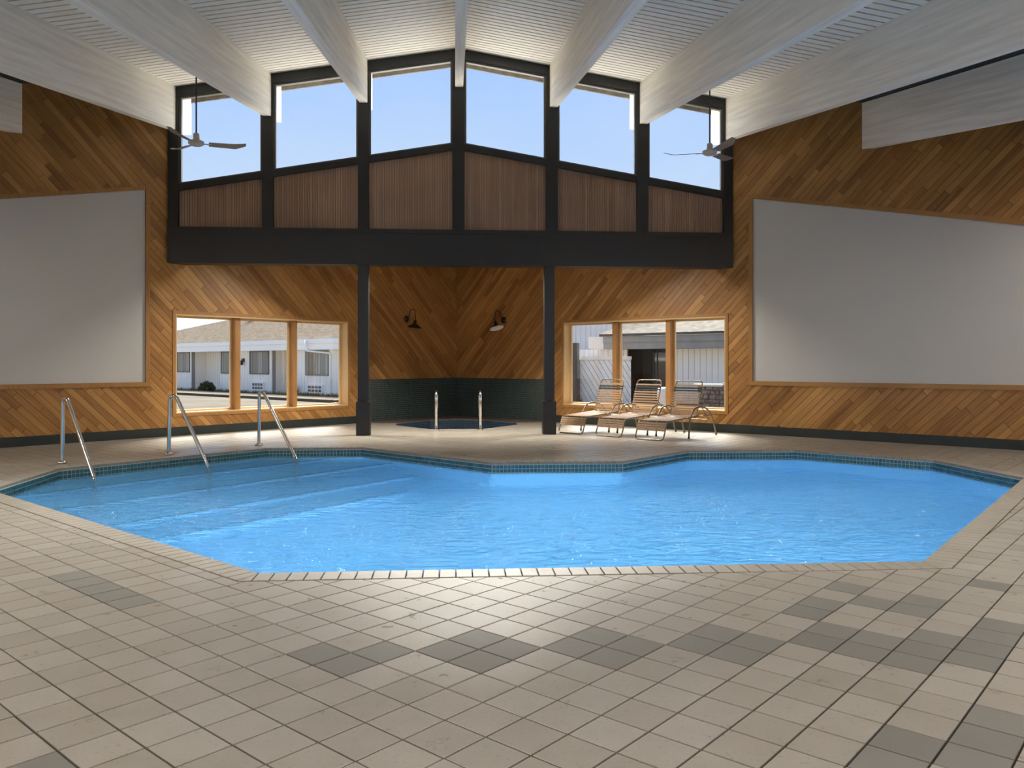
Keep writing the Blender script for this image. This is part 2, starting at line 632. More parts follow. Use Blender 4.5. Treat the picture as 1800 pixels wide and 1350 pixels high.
# ------------------------------------------------------------------ the place: numbers
CY = 20.0                 # room corner at (0, CY); walls run at 45 degrees
GY = 14.78                # front of the gable frame
ROOF0, RS, RP = 7.05, 0.163, 0.168


def roof(x, y):
    return ROOF0 - RS * abs(x - 0.02) + RP * (y - GY)


ROOM = [(0.0, -2.0), (11.0, 9.0), (0.0, 20.0), (-11.0, 9.0)]

# pool outline (water side of the coping), ccw
POOL = ccw([(-4.80, 8.66), (-4.92, 10.36), (-2.92, 12.63), (-1.45, 12.63), (0.45, 10.60), (2.18, 10.60),
            (3.40, 11.835), (5.06, 11.835), (6.38, 10.45), (6.41, 8.76), (3.03, 5.105), (-1.245, 5.105)])
P0 = [(-4.80, 8.66), (-4.92, 10.36), (-2.92, 12.63), (-1.45, 12.63), (0.45, 10.60), (2.18, 10.60),
      (3.40, 11.835), (5.06, 11.835), (6.38, 10.45), (6.41, 8.76), (3.03, 5.105), (-1.245, 5.105)]


def split_pool(q):
    """q: 12 points in the order of P0 -> three convex pieces"""
    return [ccw([q[11], q[0], q[1], q[2], q[3], q[4]]), ccw([q[11], q[4], q[5], q[10]]),
            ccw([q[10], q[5], q[6], q[7], q[8], q[9]])]


def off0(d):
    """outward offset of P0 in P0 order (P0 is clockwise)"""
    return offset_poly(P0[::-1], d)[::-1]


COPW = 0.18
WATER_Z = -0.136
SPA = ccw([(-0.55, 16.12), (0.55, 16.12), (1.30, 17.20), (1.30, 17.75), (0.62, 18.62), (0.0, 18.85), (-0.62, 18.62), (-1.30, 17.75), (-1.30, 17.20)])

# ------------------------------------------------------------------ floor
outer = off0(COPW + 0.008)
holes = split_pool(outer)
pieces = [ROOM]
for h in holes:
    pieces = subtract(pieces, h)
pieces = subtract(pieces, SPA)
fb = MB()
for pc in pieces:
    fb.prism([(x, y, -0.16) for x, y in pc], [(x, y, -0.009) for x, y in pc])
floor = fb.build('floor', 'grout')
tag(floor, 'beige square tile deck with dark grout laid diagonally around the pool', kind='structure')

DARK = {(-5, -3), (0, -15), (0, -14), (0, -12), (0, -11), (0, -13), (1, -4), (1, -3), (2, -3), (3, -2), (3, -1), (4, -2), (4, -1),
        (4, 7), (5, 0), (5, 1), (5, 7), (5, 8), (6, 0), (6, 1), (6, 8), (7, 2), (7, 3), (7, 8), (8, 2), (8, 3), (9, 4),
        (9, 5), (9, 6), (10, 4), (10, 5), (10, 6), (10, 7), (11, 3), (11, 6), (11, 7), (12, 3), (12, 7), (13, 4),
        (13, 5), (13, 7), (14, 3), (14, 5), (17, 6)}
GAP = 0.004
E1, E2 = (R2, R2), (R2, -R2)


def cell_poly(i, j, g=GAP):
    ps = []
    for u, v in ((i * TILE + g, j * TILE + g), (i * TILE + g, (j + 1) * TILE - g),
                 ((i + 1) * TILE - g, (j + 1) * TILE - g), ((i + 1) * TILE - g, j * TILE + g)):
        ps.append((TO[0] + u * E1[0] + v * E2[0], TO[1] + u * E1[1] + v * E2[1]))
    return ccw(ps)


tile_meshes = {}
for key, m in (('tile', 'tile'), ('dark', 'tile_dark')):
    h = TILE / 2 - GAP
    b = MB()
    ring = lambda r, z: [(r * (E1[0] * s + E2[0] * t), r * (E1[1] * s + E2[1] * t), z) for s, t in ((-1, -1), (-1, 1), (1, 1), (1, -1))][::-1]
    r0, r1, r2 = b.pts(ring(h, -0.012)), b.pts(ring(h, -0.002)), b.pts(ring(h - 0.002, 0.0))
    for a, c in ((r0, r1), (r1, r2)):
        for k in range(4):
            b.face([a[k], a[(k + 1) % 4], c[(k + 1) % 4], c[k]])
    b.face(r2)
    tile_meshes[key] = b.mesh('tile_' + key, m)

room_in = offset_poly(ROOM, -0.02)
cells = []
NI = 60
for i in range(-NI, 110):
    for j in range(-110, NI):
        cx_ = TO[0] + (i + .5) * TILE * R2 + (j + .5) * TILE * R2
        cy_ = TO[1] + (i + .5) * TILE * R2 - (j + .5) * TILE * R2
        if not (-11.2 < cx_ < 11.2 and -2.3 < cy_ < 20.3) or abs(cx_) + abs(cy_ - 9.0) > 11.3:
            continue
        poly = clip_convex(cell_poly(i, j), room_in)
        if not poly:
            continue
        ps = [poly]
        for hc in holes:
            ps = subtract(ps, hc)
        ps = subtract(ps, SPA)
        ps = [q for q in ps if abs(area2(q)) > 2e-4]
        if not ps:
            continue
        ar = sum(abs(area2(q)) for q in ps)
        full = ar > (TILE - 2 * GAP) ** 2 * 0.999
        vis = in_frame(cx_, cy_, 0, 20)
        p = project(cx_, cy_, 0)
        key = (ar / p[2] ** 3 if vis else -1)
        cells.append((key, i, j, cx_, cy_, ps, full))
cells.sort(key=lambda c: -c[0])
stuff = MB()
for n, (key, i, j, x, y, ps, full) in enumerate(cells):
    dk = (i, j) in DARK or ((i * 73 + j * 151 + i * j * 7) % 41 == 0 and y < 2.0)
    if n < 300 and key > 0:
        if full:
            o = bpy.data.objects.new('tile', tile_meshes['dark' if dk else 'tile'])
            COL.objects.link(o)
            o.location = (x, y, 0)
            o.parent = floor
        else:
            b = MB()
            for q in ps:
                b.prism([(a, c, -0.012) for a, c in q], [(a, c, 0.0) for a, c in q], base=False)
            b.build('tile', 'tile_dark' if dk else 'tile', floor)
    else:
        for q in ps:
            stuff.prism([(a, c, -0.012) for a, c in q], [(a, c, 0.0) for a, c in q], mi=1 if dk else 0, base=False)
tag(stuff.build('floor_tiles', ['tile', 'tile_dark'], floor), kind='stuff')


# ------------------------------------------------------------------ walls
class WallFrame:
    """a = metres from the room corner along the wall, z up, w = metres out from the wall face into the room"""

    def __init__(self, s):
        self.s = s
        self.d = Vector((s * R2, -R2, 0))
        self.n = Vector((-s * R2, -R2, 0))

    def p(self, a, z, w=0.0):
        return Vector((0, CY, 0)) + self.d * a + self.n * w + Vector((0, 0, z))

    def prism(self, b, poly, w0, w1, mi=0, tone=0.5, base=True):
        q = ccw(list(poly))
        if self.s > 0:
            q = q[::-1]
        return b.prism([self.p(a, z, w0) for a, z in q], [self.p(a, z, w1) for a, z in q], mi, tone, True, base)

    def rect(self, b, a0, a1, z0, z1, w0, w1, mi=0, tone=0.5):
        return self.prism(b, [(a0, z0), (a1, z0), (a1, z1), (a0, z1)], w0, w1, mi, tone)


def rectp(a0, a1, z0, z1):
    return [(a0, z0), (a1, z0), (a1, z1), (a0, z1)]


WLEN = 15.556
A_G = (CY - GY) / R2                      # where the gable meets the wall
def wall_top(a):
    return roof(a * R2, CY - a * R2)


WIN = (3.325, 7.155, 0.395, 2.195)
PAN_A0, PAN_A1 = 7.70, 13.3
def pan_top(a):
    return 4.33 - 0.2265 * (a - 7.72)


PANEL = [(PAN_A0, 0.975), (PAN_A1, 0.975), (PAN_A1, pan_top(PAN_A1)), (PAN_A0, pan_top(PAN_A0))]
DOOR = (13.7, 15.3, 0.0, 2.3)
ALC_H = 3.95
WAINS = (0.0, 2.765, 0.0, 0.95)
wall_objs = {}
BW = 0.101
for s, side in ((-1, 'left'), (1, 'right')):
    wf = WallFrame(s)
    reg = [rectp(0, A_G, 0, ALC_H), [(A_G, 0), (WLEN, 0), (WLEN, wall_top(WLEN) + .06), (A_G, wall_top(A_G) + .06)],
           [(A_G - .30, ALC_H), (A_G, ALC_H), (A_G, wall_top(A_G) + .06), (A_G - .30, wall_top(A_G - .30) + .06)]]
    wp = subtract(subtract(reg, rectp(*WIN)), rectp(*DOOR))
    b = MB()
    for q in wp:
        wf.prism(b, q, -0.28, 0.0)
    wall = b.build('wall_' + side, 'backing')
    tag(wall, 'cedar plank wall laid diagonally on the %s side of the pool hall' % side, kind='structure')
    wall_objs[side] = wall
    # boards
    bp = reg
    for hc in (rectp(WIN[0] - .001, WIN[1] + .001, WIN[2], WIN[3]), rectp(*DOOR), PANEL, rectp(*WAINS), rectp(-1, 20, -1, 0.155)):
        bp = subtract(bp, hc)
    rnd = random.Random(11 + s)
    boards = []
    for k in range(-120, 120):
        v0 = k * BW
        pos = -3.0 + rnd.random()
        while pos < 16:
            ln = rnd.choice((0.45, 0.7, 0.95, 1.25, 1.6, 2.1)) * rnd.uniform(0.85, 1.15)
            u0, u1 = pos, pos + ln
            pos += ln
            corners = [(u0 + .0025, v0 + .0022), (u1 - .0025, v0 + .0022), (u1 - .0025, v0 + BW - .0022), (u0 + .0025, v0 + BW - .0022)]
            q = [(R2 * (u - v), R2 * (u + v)) for u, v in corners]
            if max(p[0] for p in q) < 0 or min(p[0] for p in q) > WLEN or max(p[1] for p in q) < 0.1 or min(p[1] for p in q) > 6.4:
                continue
            ps = [r for r in (clip_convex(q, c) for c in bp) if r]
            if not ps:
                continue
            tone = min(0.99, max(0.01, rnd.gauss(0.5, 0.24)))
            dep = 0.014 + rnd.random() * 0.003
            ar = sum(abs(area2(r)) for r in ps)
            ma = sum(p[0] for r in ps for p in r) / sum(len(r) for r in ps)
            mz = sum(p[1] for r in ps for p in r) / sum(len(r) for r in ps)
            c3 = wf.p(ma, mz)
            pr = project(*c3)
            key = ar / pr[2] ** 2 if pr and in_frame(c3.x, c3.y, c3.z, 10) else -1
            boards.append((key, ps, tone, dep))
    boards.sort(key=lambda t: -t[0])
    st = MB()
    for n, (key, ps, tone, dep) in enumerate(boards):
        b = MB() if (n < 300 and key > 0) else st
        for r in ps:
            wf.prism(b, r, 0.0, dep, 0, tone, base=False)
        if b is not st:
            b.build('board', 'wood_' + side[0], wall)
    tag(st.build('wall_boards', 'wood_' + side[0], wall), kind='stuff')
    # mosaic wainscot in the spa corner
    b = MB()
    wf.rect(b, WAINS[0], WAINS[1], 0.0, WAINS[3], 0.0, 0.010, 1)
    tn = 0.0475
    for ia in range(int(WAINS[1] / tn)):
        for iz in range(int(WAINS[3] / tn)):
            wf.prism(b, rectp(ia * tn + .003, (ia + 1) * tn - .003, iz * tn + .003, (iz + 1) * tn - .003), 0.010, 0.0135, 0, base=False)
    tag(b.build('wainscot_tiles', ['green_tile', 'green_grout'], wall), kind='stuff')
    # baseboard
    bb = MB()
    a = WAINS[1]
    for a0, a1 in ((a, DOOR[0]), (DOOR[1], WLEN)):
        wf.rect(bb, a0, a1, 0.0, 0.150, 0.0, 0.022)
        wf.rect(bb, a0, a1, 0.150, 0.158, 0.0, 0.016)
    o = bb.build('baseboard_' + side, 'baseboard')
    tag(o, 'dark green tile base along the foot of the %s cedar wall' % side, kind='structure')
    # window
    wname = 'window_7' if s < 0 else 'window_8'
    w = empty(wname, wf.p((WIN[0] + WIN[1]) / 2, 0.395))
    tag(w, 'three-pane wooden window low in the %s cedar wall' % side, kind='structure')
    parts = []
    a0, a1, z0, z1 = WIN
    b = MB()
    c = 0.055
    for r in ((a0 - c, a1 + c, z1, z1 + c), (a0 - c, a1 + c, z0 - c, z0), (a0 - c, a0, z0, z1), (a1, a1 + c, z0, z1)):
        wf.rect(b, *r, 0.0, 0.026)
    parts.append(b.build('casing', 'trim'))
    b = MB()
    t = 0.022
    for r in ((a0, a1, z1 - t, z1), (a0, a1, z0, z0 + t), (a0, a0 + t, z0 + t, z1 - t), (a1 - t, a1, z0 + t, z1 - t)):
        wf.rect(b, *r, -0.28, 0.020)
    parts.append(b.build('jamb_lining', 'jamb'))
    cells_w = []
    step = (a1 - a0) / 3
    for k in (1, 2):
        ac = a0 + step * k
        b = MB()
        wf.rect(b, ac - 0.05, ac + 0.05, z0 + t, z1 - t, -0.24, -0.06)
        parts.append(b.build('mullion', 'trim'))
    for k in range(3):
        e0 = a0 + step * k + (t if k == 0 else 0.05)
        e1 = a0 + step * (k + 1) - (t if k == 2 else 0.05)
        b = MB()
        f = 0.035
        for r in ((e0, e1, z1 - t - f, z1 - t), (e0, e1, z0 + t, z0 + t + f), (e0, e0 + f, z0 + t + f, z1 - t - f), (e1 - f, e1, z0 + t + f, z1 - t - f)):
            wf.rect(b, *r, -0.235, -0.185)
        parts.append(b.build('sash', 'jamb'))
        b = MB()
        wf.rect(b, e0 + f, e1 - f, z0 + t + f, z1 - t - f, -0.214, -0.208)
        parts.append(b.build('pane', 'glass'))
    adopt(w, *parts)
    # glazed door beyond the frame of the photograph
    dn = 'door_1' if s < 0 else 'door_2'
    dz = empty(dn, wf.p((DOOR[0] + DOOR[1]) / 2, 0))
    tag(dz, 'glazed patio door at the far end of the %s wall' % side, kind='structure')
    b = MB()
    for r in ((DOOR[0], DOOR[1], DOOR[3] - .08, DOOR[3]), (DOOR[0], DOOR[0] + .07, 0, DOOR[3]), (DOOR[1] - .07, DOOR[1], 0, DOOR[3]),
              ((DOOR[0] + DOOR[1]) / 2 - .04, (DOOR[0] + DOOR[1]) / 2 + .04, 0, DOOR[3])):
        wf.rect(b, *r, -0.2, 0.02)
    q1 = b.build('door_frame', 'trim')
    b = MB()
    wf.rect(b, DOOR[0], DOOR[1], 0.02, DOOR[3], -0.105, -0.098)
    q2 = b.build('pane', 'glass')
    adopt(dz, q1, q2)
    # grey panel
    pt = empty('wall_panel', wf.p((PAN_A0 + PAN_A1) / 2, 0.975))
    tag(pt, 'large flat grey panel with sloping top edge framed on the %s cedar wall' % side, 'panel', 'grey wall panels')
    b = MB()
    wf.prism(b, PANEL, 0.0, 0.008)
    q1 = b.build('panel_face', 'panel')
    frame_parts = []
    fw = 0.075
    zt0, zt1 = pan_top(PAN_A0), pan_top(PAN_A1)
    for q in (rectp(PAN_A0 - fw, PAN_A0, 0.975 - fw, 0.975), ):
        pass
    for q in ([(PAN_A0 - fw, 0.975 - fw), (PAN_A1 + fw, 0.975 - fw), (PAN_A1, 0.975), (PAN_A0, 0.975)],
              [(PAN_A0 - fw, 0.975 - fw), (PAN_A0, 0.975), (PAN_A0, zt0), (PAN_A0 - fw, zt0 + fw)],
              [(PAN_A1, 0.975), (PAN_A1 + fw, 0.975 - fw), (PAN_A1 + fw, zt1 + fw), (PAN_A1, zt1)],
              [(PAN_A0, zt0), (PAN_A1, zt1), (PAN_A1 + fw, zt1 + fw), (PAN_A0 - fw, zt0 + fw)]):
        b = MB()
        wf.prism(b, q, 0.0, 0.040)
        frame_parts.append(b.build('panel_trim', 'trim'))
    adopt(pt, q1, *frame_parts)

# back walls (behind the camera) with windows added to light the room
BWIN = (3.0, 13.0, 0.6, 2.9)
for s, side in ((-1, 'back_left'), (1, 'back_right')):
    def bpnt(a, z, w, s=s):
        return Vector((s * a * R2, -2 + a * R2, z)) + Vector((-s * R2, R2, 0)) * w
    def bprism(b, q, w0, w1):
        q = ccw(list(q))
        if s < 0:
            q = q[::-1]
        b.prism([bpnt(a, z, w0) for a, z in q], [bpnt(a, z, w1) for a, z in q])
    btop = lambda a: roof(a * R2, -2 + a * R2)
    reg = subtract([[(0, 0), (WLEN, 0), (WLEN, btop(WLEN)), (0, btop(0))]], rectp(*BWIN))
    b = MB()
    for q in reg:
        bprism(b, q, -0.28, 0.0)
    tag(b.build('wall_' + side, 'wallplain'), 'plain brown wall behind the viewer on the %s' % side.replace('back_', ''), kind='structure')
    w = empty('window_9' if s < 0 else 'window_10', bpnt(8.0, 0.6, 0))
    tag(w, 'unseen long window band added for daylight in the rear %s wall' % side.replace('back_', ''), kind='structure')
    b = MB()
    for k in range(6):
        a = BWIN[0] + (BWIN[1] - BWIN[0]) * k / 5
        bprism(b, rectp(a - .05, a + .05, BWIN[2], BWIN[3]), -0.24, 0.02)
    q1 = b.build('window_frame', 'trim')
    b = MB()
    bprism(b, rectp(BWIN[0], BWIN[1], BWIN[2], BWIN[3]), -0.115, -0.109)
    q2 = b.build('pane', 'glass')
    adopt(w, q1, q2)

# ------------------------------------------------------------------ ceiling
OVER = 0.86
YEND = GY + OVER
cb = MB()
for s in (-1, 1):
    q = ccw([(0.02, -2.6), (s * 11.6, 9.0), (s * 5.64, 14.96), (s * 5.64, YEND), (0.02, YEND)])
    cb.prism([(x, y, roof(x, y) + 0.022) for x, y in q], [(x, y, roof(x, y) + 0.20) for x, y in q])
ceiling = cb.build('ceiling', 'plank_gap')
tag(ceiling, 'pale plank ceiling sloping down from the ridge between white beams', kind='structure')
PW = 0.185
k = 0
y = YEND - PW
while y > -2.0:
    for s in (-1, 1):
        q = ccw([(0.02, y + .019), (s * 11.2, y + .019), (s * 11.2, y + PW - .019), (0.02, y + PW - .019)])
        lim = ccw([(0.02, -2.0), (s * 11.0, 9.0), (s * 5.3, 14.7), (s * 5.3, YEND), (0.02, YEND)])
        q = clip_convex(q, lim)
        if q:
            b = MB()
            t = 0.3 + 0.4 * random.random()
            q = ccw(q)[::-1]
            b.prism([(x, yy, roof(x, yy) + 0.024) for x, yy in q], [(x, yy, roof(x, yy)) for x, yy in q], 0, t, base=False)
            b.build('ceiling_plank', 'plank', ceiling)
    y -= PW
# roof edge boards outside the gable glass
for s in (-1, 1):
    b = MB()
    x1 = s * 5.3
    r0, r1 = roof(0.02, YEND), roof(x1, YEND)
    q = [(0.02, r0 + .2), (x1, r1 + .2), (x1, r1 - .16), (0.02, r0 - .16)]
    if s < 0:
        q = q[::-1]
    b.prism([(x, YEND, z) for x, z in q], [(x, YEND + 0.04, z) for x, z in q])
    o = b.build('trim_1' if s < 0 else 'trim_2', 'soffit')
    tag(o, 'dark weathered fascia board under the %s eave outside the gable glass' % ('left' if s < 0 else 'right'), kind='structure')

# ------------------------------------------------------------------ roof beams
BD, BWID = 0.765, 0.142


def beam(x_in, outward, y0, y1, label, depth=BD, wid=BWID):
    xa, xb = (x_in, x_in + outward * wid)
    xa, xb = min(xa, xb), max(xa, xb)
    xm = x_in
    b = MB()
    sec = lambda y: [(xa, y, roof(xm, y) - depth), (xb, y, roof(xm, y) - depth), (xb, y, roof(xb, y) + .01), (xa, y, roof(xa, y) + .01)]
    A, B = b.pts(sec(y0)), b.pts(sec(y1))
    b.face(A)
    b.face(B[::-1])
    for i in range(4):
        j = (i + 1) % 4
        b.face([A[j], A[i], B[i], B[j]])
    o = b.build('roof_beam', 'beam')
    tag(o, label, 'beam', 'white roof beams')
    return o


ys = lambda x: -2.0 + abs(x) + 0.02
beam(-0.035, 1, ys(0.2), YEND, 'narrow white ridge beam running up the middle of the ceiling', 0.70, 0.145)
for n, (xi, s) in enumerate(((-1.617, -1), (-3.33, -1), (-5.0, -1), (1.70, 1), (3.375, 1), (5.0, 1))):
    ordn = ('first', 'second', 'third')[n % 3]
    beam(xi, s, ys(xi) + .15, YEND, '%s white roof beam out from the ridge on the %s, ending at the gable windows' % (ordn, 'left' if s < 0 else 'right'))
for s in (-1, 1):
    sd = 'left' if s < 0 else 'right'
    beam(s * 6.80, s, ys(6.95), CY - 6.82, 'white roof beam cut off against the %s cedar wall above the grey panel' % sd)
    beam(s * 8.45, s, ys(8.6), CY - 8.47, 'outermost short white roof beam meeting the %s wall beyond the picture edge' % sd)

# ------------------------------------------------------------------ gable frame
gable = empty('wall_gable', (0, GY, 3.1))
tag(gable, 'black framed timber gable with clerestory windows across the corner', kind='structure')
gp = []
GT = 0.17
POSTS = [(-5.135, -4.955), (-3.495, -3.294), (-1.79, -1.596), (-0.085, 0.135), (1.632, 1.853), (3.326, 3.54), (4.961, 5.135)]
b = MB()
b.box(-5.135, 5.135, GY - 0.02, GY + 0.30, 3.09, 3.735)
gp.append(b.build('lower_beam', 'black'))
b = MB()
b.box(-5.10, 5.10, GY - 0.03, GY - 0.02, 3.66, 3.735)
b.box(-5.10, 5.10, GY - 0.03, GY - 0.02, 3.09, 3.15)
gp.append(b.build('beam_moulding', 'black'))
for x0, x1 in POSTS:
    b = MB()
    zt = lambda x: roof(x, GY) - .002
    zz = [(x0, 3.70), (x1, 3.70), (x1, zt(x1)), (x0, zt(x0))]
    if x0 < 0.02 < x1:
        zz = [(x0, 3.70), (x1, 3.70), (x1, zt(x1)), (0.02, zt(0.02)), (x0, zt(x0))]
    b.prism([(x, GY + GT, z) for x, z in zz], [(x, GY, z) for x, z in zz])
    gp.append(b.build('post', 'black'))
wb_ = lambda x: 5.325 - 0.1665 * abs(x - 0.02)       # glass bottom
wt_ = lambda x: roof(x, GY) - 0.175                   # glass top
for k in range(6):
    x0, x1 = POSTS[k][1], POSTS[k + 1][0]
    def quad(f0, f1, ya, yb, mat, name, e=0.0):
        b = MB()
        q = [(x0 - e, f0(x0 - e)), (x1 + e, f0(x1 + e)), (x1 + e, f1(x1 + e)), (x0 - e, f1(x0 - e))]
        b.prism([(x, yb, z) for x, z in q], [(x, ya, z) for x, z in q])
        return b.build(name, mat)
    gp.append(quad(wt_, lambda x: roof(x, GY) - .002, GY + .005, GY + .15, 'black', 'header'))
    gp.append(quad(lambda x: wb_(x) - .115, wb_, GY + .005, GY + .15, 'black', 'sill_rail'))
    # vertical cedar siding, strip by strip
    gp.append(quad(lambda x: 3.735, lambda x: wb_(x) - .115, GY + .085, GY + .12, 'backing', 'siding_back'))
    b = MB()
    ns = max(1, round((x1 - x0) / 0.046))
    sw = (x1 - x0) / ns
    for i in range(ns):
        a0, a1 = x0 + sw * i + .002, x0 + sw * (i + 1) - .002
        q = [(a0, 3.735), (a1, 3.735), (a1, wb_(a1) - .115), (a0, wb_(a0) - .115)]
        d = random.uniform(0, .003)
        b.prism([(x, GY + .085, z) for x, z in q], [(x, GY + .068 - d, z) for x, z in q], 0, min(.98, max(.02, random.gauss(.5, .22))), base=False)
    o = b.build('siding_strips', 'wood_v')
    tag(o, kind='stuff')
    gp.append(o)
    # window
    w = empty('window_%d' % (k + 1), ((x0 + x1) / 2, GY + .08, (wb_(x0) + wb_(x1)) / 2))
    tag(w, '%s clerestory window of the gable counted from the left' % ('first', 'second', 'third', 'fourth', 'fifth', 'sixth')[k], kind='structure')
    f = 0.035
    b = MB()
    outerq = [(x0, wb_(x0)), (x1, wb_(x1)), (x1, wt_(x1)), (x0, wt_(x0))]
    innerq = [(x0 + f, wb_(x0 + f) + f), (x1 - f, wb_(x1 - f) + f), (x1 - f, wt_(x1 - f) - f), (x0 + f, wt_(x0 + f) - f)]
    for i in range(4):
        j = (i + 1) % 4
        q = [outerq[i], outerq[j], innerq[j], innerq[i]]
        b.prism([(x, GY + .13, z) for x, z in q], [(x, GY + .05, z) for x, z in q])
    q1 = b.build('window_frame', 'metalframe')
    b = MB()
    b.prism([(x, GY + .094, z) for x, z in innerq], [(x, GY + .088, z) for x, z in innerq])
    q2 = b.build('pane', 'glass')
    adopt(w, q1, q2)
adopt(gable, *gp)
# alcove roof over the spa corner, behind the beam
b = MB()
q = [(-5.5, GY + .15), (5.5, GY + .15), (0.3, CY + .35), (-0.3, CY + .35)]
b.prism([(x, y, 3.93) for x, y in q], [(x, y, 4.10) for x, y in q])
tag(b.build('ceiling_alcove', 'wallplain'), 'low flat ceiling over the spa corner behind the black beam', kind='structure')
b = MB()  # unseen white slab added to bounce sunlight onto the ceiling
q = [(-5.6, GY + .31), (5.6, GY + .31), (5.6, GY + .7), (0.5, CY + .7), (-0.5, CY + .7), (-5.6, GY + .7)]
b.prism([(x, y, 4.11) for x, y in q], [(x, y, 4.26) for x, y in q])
tag(b.build('roof_alcove', 'bounce_roof'), 'unseen flat roof over the spa corner, white to bounce sun up through the gable windows', kind='structure')
BEAM_FILL = 90.0  # unseen lights added to brighten the deck and spa corner
for x, pos in ((-2.3, 'far left'), (-0.8, 'middle left'), (0.8, 'middle right'), (2.3, 'far right')):
    y, z = GY + .46, 3.32
    t = empty('beam_fill_light', (x, y, z))
    tag(t, 'small black floodlight added unseen behind the black beam, %s of four' % pos, 'fill_flood', 'added fill floodlights behind the black beam')
    bb = MB()
    bb.box(x - .02, x + .02, GY + .30, y, z + .05, z + .08)
    q1 = bb.build('bracket', 'blackm')
    bb = MB()
    bb.lathe((x, y, z), [(0.0, .09), (.07, .085), (.10, .04), (.105, 0.0), (.09, 0.0)], 18)
    q2 = bb.build('housing', 'blackm')
    d = bpy.data.lights.new('fill_flood', 'AREA')
    d.shape = 'DISK'
    d.size = .18
    d.energy = BEAM_FILL
    d.color = (1.0, 0.93, 0.84)
    lo = bpy.data.objects.new('fill_flood', d)
    COL.objects.link(lo)
    lo.location = (x, y, z - .004)
    lo.rotation_euler = (math.radians(-33), 0, 0)
    adopt(t, q1, q2, lo)
b = MB()
b.box(-5.12, 5.12, GY + .16, GY + .30, 3.735, 4.2)
tag(b.build('wall_alcove', 'black'), 'dark upstand behind the black beam over the spa corner', kind='structure')

# two posts carrying the beam
for x0, x1, sd in ((-1.79, -1.60, 'left'), (1.60, 1.785, 'right')):
    t = empty('support_post', ((x0 + x1) / 2, GY + .06, 0))
    tag(t, 'black square post with thicker base sleeve, %s of the spa, under the black beam' % sd, 'post', 'black support posts')
    b = MB()
    b.box(x0, x1, GY - 0.015, GY + .165, 0.55, 3.09)
    q1 = b.build('shaft', 'black')
    b = MB()
    e = 0.028
    rr = [(x0 - e, GY - .045), (x1 + e, GY - .045), (x1 + e, GY + .195), (x0 - e, GY + .195)]
    c = ((x0 + x1) / 2, GY + .075)
    sh = lambda k: [(c[0] + (x - c[0]) * k, c[1] + (y - c[1]) * k) for x, y in rr]
    b.prism([(x, y, 0.0) for x, y in rr], [(x, y, 0.60) for x, y in rr], cap=False)
    b.prism([(x, y, 0.60) for x, y in rr], [(x, y, 0.625) for x, y in sh(.86)], base=False)
    q2 = b.build('base_sleeve', 'black')
    adopt(t, q1, q2)

# ------------------------------------------------------------------ pool
pool = empty('swimming_pool', (0.8, 8.8, 0))
tag(pool, 'irregular angular swimming pool with teal waterline tiles and beige coping', 'pool')
pp = []
BASE_Z = -1.30
POOL_FILL = 84.0
b = MB()
nP = len(POOL)
ring_t = [(x, y, -0.03) for x, y in POOL]
ring_b = [(x, y, BASE_Z) for x, y in POOL]
A, B = b.pts(ring_t), b.pts(ring_b)
for i in range(nP):
    j = (i + 1) % nP
    b.face([A[j], A[i], B[i], B[j]])
for q in split_pool(P0):
    b.face(b.pts([(x, y, BASE_Z) for x, y in q]))
pp.append(b.build('basin', 'plaster'))
# waterline tiles
b = MB()
TT = 0.050
for i in range(nP):
    p, q = Vector(POOL[i]), Vector(POOL[(i + 1) % nP])
    d = (q - p)
    L = d.length
    d /= L
    nrm = Vector((-d.y, d.x))          # into the pool (ccw)
    P3 = lambda s, w, z: (p.x + d.x * s + nrm.x * w, p.y + d.y * s + nrm.y * w, z)
    b.prism([P3(0, 0, -.19), P3(0, 0, -.028), P3(L, 0, -.028), P3(L, 0, -.19)], [P3(0, .008, -.19), P3(0, .008, -.028), P3(L, .008, -.028), P3(L, .008, -.19)], 1)
    n = max(1, round(L / TT))
    w = L / n
    for k in range(n):
        for r in range(3):
            s0, s1 = k * w + .003, (k + 1) * w - .003
            z1 = -.034 - r * TT
            z0 = z1 - TT + .006
            b.prism([P3(s0, .008, z0), P3(s0, .008, z1), P3(s1, .008, z1), P3(s1, .008, z0)],
                    [P3(s0, .012, z0), P3(s0, .012, z1), P3(s1, .012, z1), P3(s1, .012, z0)], 0, base=False)
o = b.build('waterline_tiles', ['teal_tile', 'teal_grout'])
tag(o, kind='stuff')
pp.append(o)
# coping
inner = POOL
outerc = offset_poly(POOL, COPW)
cop = []
for i in range(nP):
    j = (i + 1) % nP
    lim = ccw([inner[i], inner[j], outerc[j], outerc[i]])
    p, q = Vector(inner[i]), Vector(inner[j])
    d = (q - p).normalized()
    nrm = Vector((d.y, -d.x))
    L = (q - p).length
    n = round((L + 0.3) / 0.1015)
    for k in range(-4, n + 4):
        s0, s1 = k * .1015 + .003, (k + 1) * .1015 - .003
        r = [p + d * s0 - nrm * .012, p + d * s1 - nrm * .012, p + d * s1 + nrm * (COPW + .02), p + d * s0 + nrm * (COPW + .02)]
        c = clip_convex(ccw([(v.x, v.y) for v in r]), lim)
        if c and abs(area2(c)) > 6e-4:
            cx_ = sum(v[0] for v in c) / len(c)
            cy_ = sum(v[1] for v in c) / len(c)
            pr = project(cx_, cy_, 0)
            cop.append((abs(area2(c)) / pr[2] ** 3 if in_frame(cx_, cy_, 0) else -1, c))
cop.sort(key=lambda t: -t[0])
st = MB()
